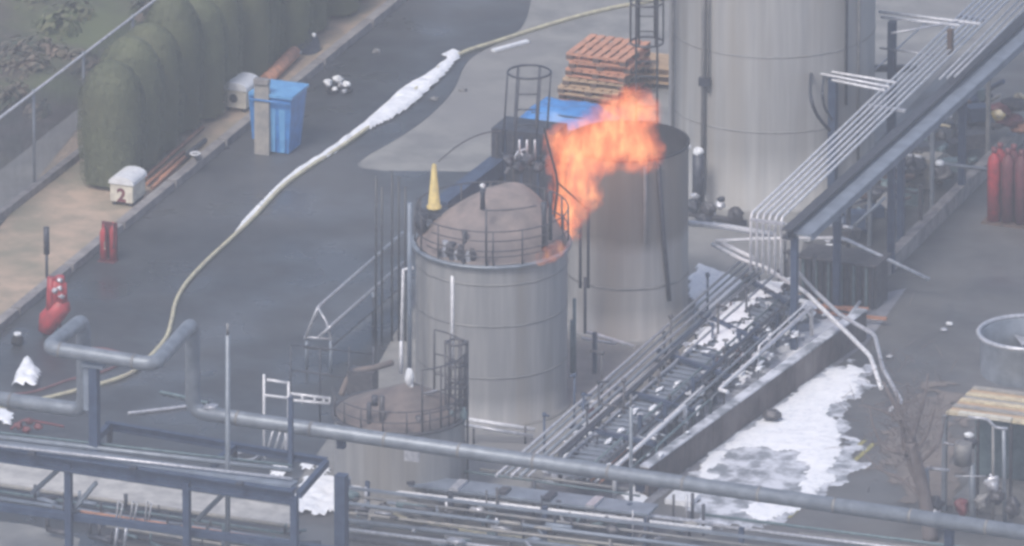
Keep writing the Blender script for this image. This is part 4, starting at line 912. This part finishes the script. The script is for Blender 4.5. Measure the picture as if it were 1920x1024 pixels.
# ------------------------------------------------------------------ foreground rack and big pipe
zF = 2.6
fg = thing('blue_pipe_rack', 'dark blue steel rack of beams and columns carrying the large grey pipe', 'pipe rack', H(170, 1110))
def F(x, y, z=zF): return H(x, y, z)
MB().ibeam(F(-120, 832), F(552, 930), .24, .26, .035).build('beam', 'blue_steel', fg)
mb = MB(); mb.beam(F(-120, 812, zF+.14), F(552, 909, zF+.14), .30, .05); mb.build('cable_tray', 'blue_grey', fg)
MB().ibeam(F(200, 797), F(612, 866), .12, .14, .02).build('beam', 'blue_steel', fg)
MB().beam(F(-120, 935, 1.55), F(700, 1042, 1.55), .14, .12).build('beam', 'blue_steel', fg)
for a_, b_ in (((160, 842), (206, 797)), ((400, 872), (440, 837)), ((560, 928), (612, 868))): MB().beam(F(*a_), F(*b_), .1, .12).build('cross_beam', 'blue_steel', fg)
for x, y in ((128, 868), (350, 903), (552, 932)): p = F(x, y); MB().beam(Vector((p.x, p.y, 0)), p, .12, .12).build('column', 'blue_steel', fg)
for x, y, dz in ((206, 800, .3), (440, 838, .3)): p = F(x, y); MB().beam(p-U*dz, p, .08, .08).build('stub', 'dark_steel', fg)
p = F(545, 790, zF); MB().beam(F(545, 860)-U*.2, V(545, 745, 1110), .08, .08).build('column', 'blue_steel', fg)
p = F(640, 890); MB().beam(Vector((p.x, p.y, 0)), p, .2, .2).build('column', 'blue_steel', fg)
p = F(178, 860); MB().beam(p, p+U*1.72, .16, .16).build('column', 'blue_steel', fg); MB().box(p+U*1.76, (.4, .2, .06)).build('saddle', 'blue_grey', fg); MB().beam(p+Vector((-.14, 0, .9)), p+Vector((-.14, 0, 1.7)), .1, .1).build('bracket', 'blue_grey', fg)
for a_, b_ in (((180, 905), (135, 960)), ((420, 925), (370, 975)), ((110, 880), (60, 925))): MB().beam(H(a_[0], a_[1], 2.3), H(b_[0], b_[1], 1.6), .07, .07).build('brace', 'blue_grey', fg)
for x, y in ((60, 858), (250, 885), (450, 915)): MB().box(F(x, y-8, zF+.18), (.12, .12, .05)).build('clip', 'dark_steel', fg)
for k, (y0, y1, r_, m_) in enumerate(((822, 928, .03, 'zinc'), (806, 912, .045, 'pipe_grey'), (798, 903, .025, 'teal'))):
    MB().tube([F(-120, y0, zF+.22), F(548, y1-30, zF+.22)], r_, 8).build('pipe', m_, fg)
MB().beam(F(640, 913, 1.2), F(1960, 1076, 1.2), .05, .05).build('stringer', 'blue_grey', fg)
# big pipe
zP = 2.88; rP = .135
bp = thing('large_pipe', 'large grey insulated pipe with a square expansion loop, crossing the whole picture', 'pipe', H(120, 1030))
A_ = H(-150, 727, zP); B_ = H(158, 770, zP); C_ = H(362, 772, zP); D_ = H(2050, 1018, zP)
top = 1.72
l1 = B_+U*top; l4 = C_+U*(top-.05)
l2 = V(92, 650, 1030); l2 = H(88, 652, l1.z); l3 = H(290, 684, l4.z)
path = bend_path([A_, H(140, 767, zP)], .2)
MB().tube(bend_path([A_, B_, l1, l2, l3, l4, C_, D_], .26, 7), rP, 20).build('pipe', 'pipe_grey', bp)
random.seed(3)
for k in range(12):
    p = C_.lerp(D_, (k+.6)/12.); q = p+(D_-C_).normalized()*.05; MB().tube([p, q], rP+.006, 20).build('band', 'seam', bp)
for a_, b_, t_ in ((l2, l3, .12), (l2, l3, .8), (A_, B_, .55)):
    p = a_.lerp(b_, t_); MB().tube([p, p+(b_-a_).normalized()*.04], rP+.008, 20).build('band', 'seam', bp)
for t_, m_ in ((.02, 'zinc'), ):
    p = C_.lerp(D_, t_); MB().blob(p+U*.12, (.28, .2, .16), 4, .3).build('bracket', 'zinc', bp)
for x, y in ((640, 812), (1200, 893), (1780, 977)):
    p = H(x, y, zP-.14); MB().beam(p-U*.28, p, .12, .14).build('shoe', 'blue_steel', bp)
p = H(1780, 985, zP-.4); MB().beam(H(1780, 985, zP-.42)-Vector((0, 0, 2.4)), H(1780, 985, zP-.42), .14, .14).build('column', 'blue_steel', bp)
p = H(1200, 900, zP-.42)
# poles
for x, y0, y1, gy, r_, lb in ((427, 628, 1040, 1150, .045, 'tall slim pale pole in front of the large pipe, left of the low tank'), (1183, 762, 985, 985, .035, 'slim pale pole crossing the large pipe at the end of the bund wall')):
    rt = thing('slim_pole', lb, 'pole', H(x, gy)); MB().tube([H(x, gy), V(x, y0, gy)], r_, 10).build('shaft', 'pipe_grey', rt); MB().tube([V(x, y0, gy), V(x, y0-22, gy)], r_*.6, 8).build('tip', 'seam', rt)
    if x > 1000: MB().tube([V(x, 766, gy), V(x-55, 758, gy)], .02, 6).build('arm', 'rail', rt)

# ------------------------------------------------------------------ low sleeper rack at the bottom
sr = thing('sleeper_pipe_rack', 'dense low rack of weathered pipes on dark posts along the bottom edge', 'pipe rack', H(1000, 1010))
rows = [((650, 900), (1335, 982), .045, 'zinc', .45), ((655, 912), (1335, 992), .035, 'cladding', .45), ((700, 890), (1000, 930), .03, 'pipe_grey', .5), ((660, 930), (1500, 1035), .03, 'seam', .4), ((650, 944), (1500, 1050), .04, 'blue_grey', .4), ((640, 960), (1600, 1075), .03, 'board', .35), ((640, 975), (1700, 1100), .05, 'pipe_grey', .35), ((640, 992), (1200, 1060), .04, 'zinc', .35), ((640, 1008), (1200, 1080), .05, 'rail', .35), ((900, 880), (1180, 918), .03, 'seam', .5), ((760, 868), (1200, 930), .02, 'teal', .5), ((1335, 985), (1960, 1062), .035, 'zinc', .3), ((1320, 965), (1960, 1046), .03, 'teal', .3), ((1500, 1000), (1960, 1058), .03, 'seam', .3)]
for a_, b_, r_, m_, z in rows: MB().tube([H(*a_, z), H(*b_, z)], r_, 8).build('pipe', m_, sr)
for x, y in ((652, 960), (690, 962), (845, 988), (1022, 1010), (1047, 1000), (1212, 1032), (1390, 1050), (705, 925), (740, 925), (875, 962), (1180, 1005)):
    p = H(x, y); MB().beam(p, p+U*.62, .08, .08).build('post', ['blue_steel', 'dark_steel'][x % 2], sr)
MB().beam(H(648, 885, .58), H(1225, 957, .58), .55, .04).build('cable_tray', 'blue_grey', sr)
for k in range(6): MB().box(H(690+k*85, 889+k*10.5, .63), (.16, .3+.1*(k % 3), .06)).build('junction_box', ['rail', 'dark_steel', 'zinc'][k % 3], sr)
random.seed(17)
for k in range(26):
    x = random.uniform(650, 1350); p = H(x, 915+(x-650)*.12+random.uniform(-5, 60)); MB().tube([p, p+U*random.uniform(.35, .8)], random.uniform(.012, .035), 6).build('riser', ['dark_steel', 'zinc', 'rail'][k % 3], sr)
for k in range(130):
    x = random.uniform(650, 1300); y = 905+(x-650)*.12+random.uniform(-10, 110); p = H(x, y, random.uniform(.1, .45)); s_ = random.uniform(.07, .2); mb = MB()
    if k % 3 == 0: mb.tube([p-Vector((s_*1.5, 0, 0)), p+Vector((s_*1.5, 0, 0))], s_*.3, 8)
    elif k % 3 == 1: mb.blob(p, (s_*1.6, s_, s_*.8), k, .4, 7)
    else: mb.beam(p, p+Vector((random.uniform(-.3, .3), random.uniform(-.6, .6), .05)), .04, .05)
    mb.build('fitting', ['dark_steel', 'zinc', 'teal', 'seam', 'rail', 'board', 'blue_grey', 'rail'][k % 8], sr)
# fittings below left walkway
lf = thing('ground_pipework', 'tangle of grey green pipes on the ground under the blue rack', 'pipework', H(300, 980))
for a_, b_, r_, m_ in (((-40, 890), (560, 975), .04, 'board'), ((-40, 902), (560, 990), .03, 'teal'), ((-40, 915), (560, 1003), .04, 'blue_grey'), ((150, 945), (560, 1005), .03, 'wood_pink'), ((-40, 930), (560, 1020), .04, 'teal'), ((200, 972), (560, 1030), .03, 'board'), ((230, 990), (560, 1045), .05, 'rail')): MB().tube([H(a_[0], a_[1]+14, .12), H(b_[0], b_[1]+14, .12)], r_, 8).build('pipe', m_, lf)
for k in range(30):
    x = random.uniform(-10, 560); y = 925+x*.13+random.uniform(-5, 60); p = H(x, y, .15); s_ = random.uniform(.08, .2); mb = MB(); mb.tube([p, p+Vector((s_*2.5, random.uniform(-.3, .3), 0))], s_*.3, 8).tube([p, p+U*s_*1.6], s_*.2, 6); mb.build('fitting', ['teal', 'rail', 'blue_grey', 'rail', 'dark_steel'][k % 5], lf)
for x in (218, 245, 272): MB().tube([V(x, 976, 990), V(x+4, 940, 990), V(x+12, 945, 990), V(x+6, 976, 990)], .018, 6).build('bracket', 'cladding', lf)
for x in (215, 232): MB().tube([V(x, 1030, 1040), V(x+5, 990, 1040)], .03, 8).build('stub_pipe', 'zinc', lf)
random.seed(5)

# ------------------------------------------------------------------ fire
def flame(name, label, blobs, gy, dens, emit, seed, yscale=1.0):
    C_ = [(V(x, y, gy), r_) for x, y, r_ in blobs]
    lo = Vector([min(c[i]-r_ for c, r_ in C_) for i in range(3)])-Vector((.1,)*3); hi = Vector([max(c[i]+r_ for c, r_ in C_) for i in range(3)])+Vector((.1,)*3)
    mb = MB()
    me = bpy.data.meshes.new(name); bm = bmesh.new()
    for c, r_ in C_:
        bmesh.ops.create_icosphere(bm, subdivisions=3, radius=r_*1.05, matrix=Matrix.Translation(c-C_[0][0]))
    bm.to_mesh(me); bm.free()
    o = bpy.data.objects.new(name, me); COL.objects.link(o); o.location = C_[0][0]
    md = o.modifiers.new('remesh', 'REMESH'); md.mode = 'VOXEL'; md.voxel_size = .06
    m = bpy.data.materials.new(name); m.use_nodes = True; n = m.node_tree; n.nodes.clear(); L = n.links.new
    out = n.nodes.new('ShaderNodeOutputMaterial'); pv = n.nodes.new('ShaderNodeVolumePrincipled')
    geo = n.nodes.new('ShaderNodeNewGeometry')
    wn = n.nodes.new('ShaderNodeTexNoise'); wn.inputs['Scale'].default_value = 5.0; wn.inputs['Detail'].default_value = 3
    sub = n.nodes.new('ShaderNodeVectorMath'); sub.operation = 'SUBTRACT'; sub.inputs[1].default_value = (.5, .5, .5)
    sca = n.nodes.new('ShaderNodeVectorMath'); sca.operation = 'SCALE'; sca.inputs[3].default_value = .62
    add = n.nodes.new('ShaderNodeVectorMath'); add.operation = 'ADD'
    L(geo.outputs['Position'], wn.inputs[0]); L(wn.outputs['Color'], sub.inputs[0]); L(sub.outputs[0], sca.inputs[0]); L(sca.outputs[0], add.inputs[0]); L(geo.outputs['Position'], add.inputs[1])
    prev = None
    for c, r_ in C_:
        d = n.nodes.new('ShaderNodeVectorMath'); d.operation = 'DISTANCE'; d.inputs[1].default_value = c; L(add.outputs[0], d.inputs[0])
        mr = n.nodes.new('ShaderNodeMapRange'); mr.inputs[1].default_value = r_*1.0; mr.inputs[2].default_value = r_*.30; mr.clamp = True; L(d.outputs['Value'], mr.inputs[0])
        if prev is None: prev = mr.outputs[0]
        else:
            mx = n.nodes.new('ShaderNodeMath'); mx.operation = 'MAXIMUM'; L(prev, mx.inputs[0]); L(mr.outputs[0], mx.inputs[1]); prev = mx.outputs[0]
    mp = n.nodes.new('ShaderNodeMapping'); mp.inputs['Scale'].default_value = (1.2, 1.2, .6); mp.inputs['Rotation'].default_value = (0, R(28), 0); mp.inputs['Location'].default_value = (seed, 0, 0)
    nz = n.nodes.new('ShaderNodeTexNoise'); nz.inputs['Scale'].default_value = 5.2; nz.inputs['Detail'].default_value = 6; nz.inputs['Distortion'].default_value = .6
    L(geo.outputs['Position'], mp.inputs[0]); L(mp.outputs[0], nz.inputs[0])
    nm = n.nodes.new('ShaderNodeMapRange'); nm.inputs[1].default_value = .38; nm.inputs[2].default_value = .62; nm.inputs[3].default_value = .10; L(nz.outputs[0], nm.inputs[0])
    mu = n.nodes.new('ShaderNodeMath'); mu.operation = 'MULTIPLY'; L(prev, mu.inputs[0]); L(nm.outputs[0], mu.inputs[1])
    de = n.nodes.new('ShaderNodeMath'); de.operation = 'MULTIPLY'; de.inputs[1].default_value = dens; L(mu.outputs[0], de.inputs[0])
    em = n.nodes.new('ShaderNodeMath'); em.operation = 'MULTIPLY'; em.inputs[1].default_value = emit; L(mu.outputs[0], em.inputs[0])
    rp = n.nodes.new('ShaderNodeValToRGB'); rp.color_ramp.elements[0].color = (1, .12, .03, 1); rp.color_ramp.elements[1].color = (1, .52, .20, 1); rp.color_ramp.elements[1].position = .9
    L(mu.outputs[0], rp.inputs[0])
    pv.inputs['Color'].default_value = (.25, .12, .08, 1); L(de.outputs[0], pv.inputs['Density']); L(em.outputs[0], pv.inputs['Emission Strength']); L(rp.outputs[0], pv.inputs['Emission Color'])
    L(pv.outputs[0], out.inputs['Volume']); me.materials.append(m)
    return tag(o, label, 'fire')
flame('flame', 'tall orange flame rising between the domed tank and the open tank', [(1060, 428, .34), (1066, 398, .44), (1074, 352, .48), (1082, 310, .58), (1076, 278, .56), (1120, 270, .66), (1165, 248, .66), (1190, 210, .52), (1188, 272, .55), (1105, 368, .30), (1203, 284, .46), (1150, 215, .42), (1048, 262, .30)], 690, 3.4, 4.6, 3)
flame('flame', 'small pinkish red flame licking the right rim of the domed tank', [(1050, 466, .19), (1032, 478, .19), (1016, 486, .14)], 800, 4.0, 3.0, 9)

# ------------------------------------------------------------------ haze
hz = MB(); hz.box((0, 0, 54.5), (860, 860, 111)); ho = hz.build('haze', 'soil'); ho['kind'] = 'stuff'
ho.data.materials.clear(); hm_ = bpy.data.materials.new('haze'); hm_.use_nodes = True; n = hm_.node_tree; n.nodes.clear()
out = n.nodes.new('ShaderNodeOutputMaterial'); pv = n.nodes.new('ShaderNodeVolumePrincipled'); pv.inputs['Color'].default_value = (.85, .885, .96, 1)
pv.inputs['Density'].default_value = .00098; pv.inputs['Anisotropy'].default_value = 0; n.links.new(pv.outputs[0], out.inputs['Volume']); ho.data.materials.append(hm_)

for o in bpy.data.objects:
    if '_o' in o: del o['_o']
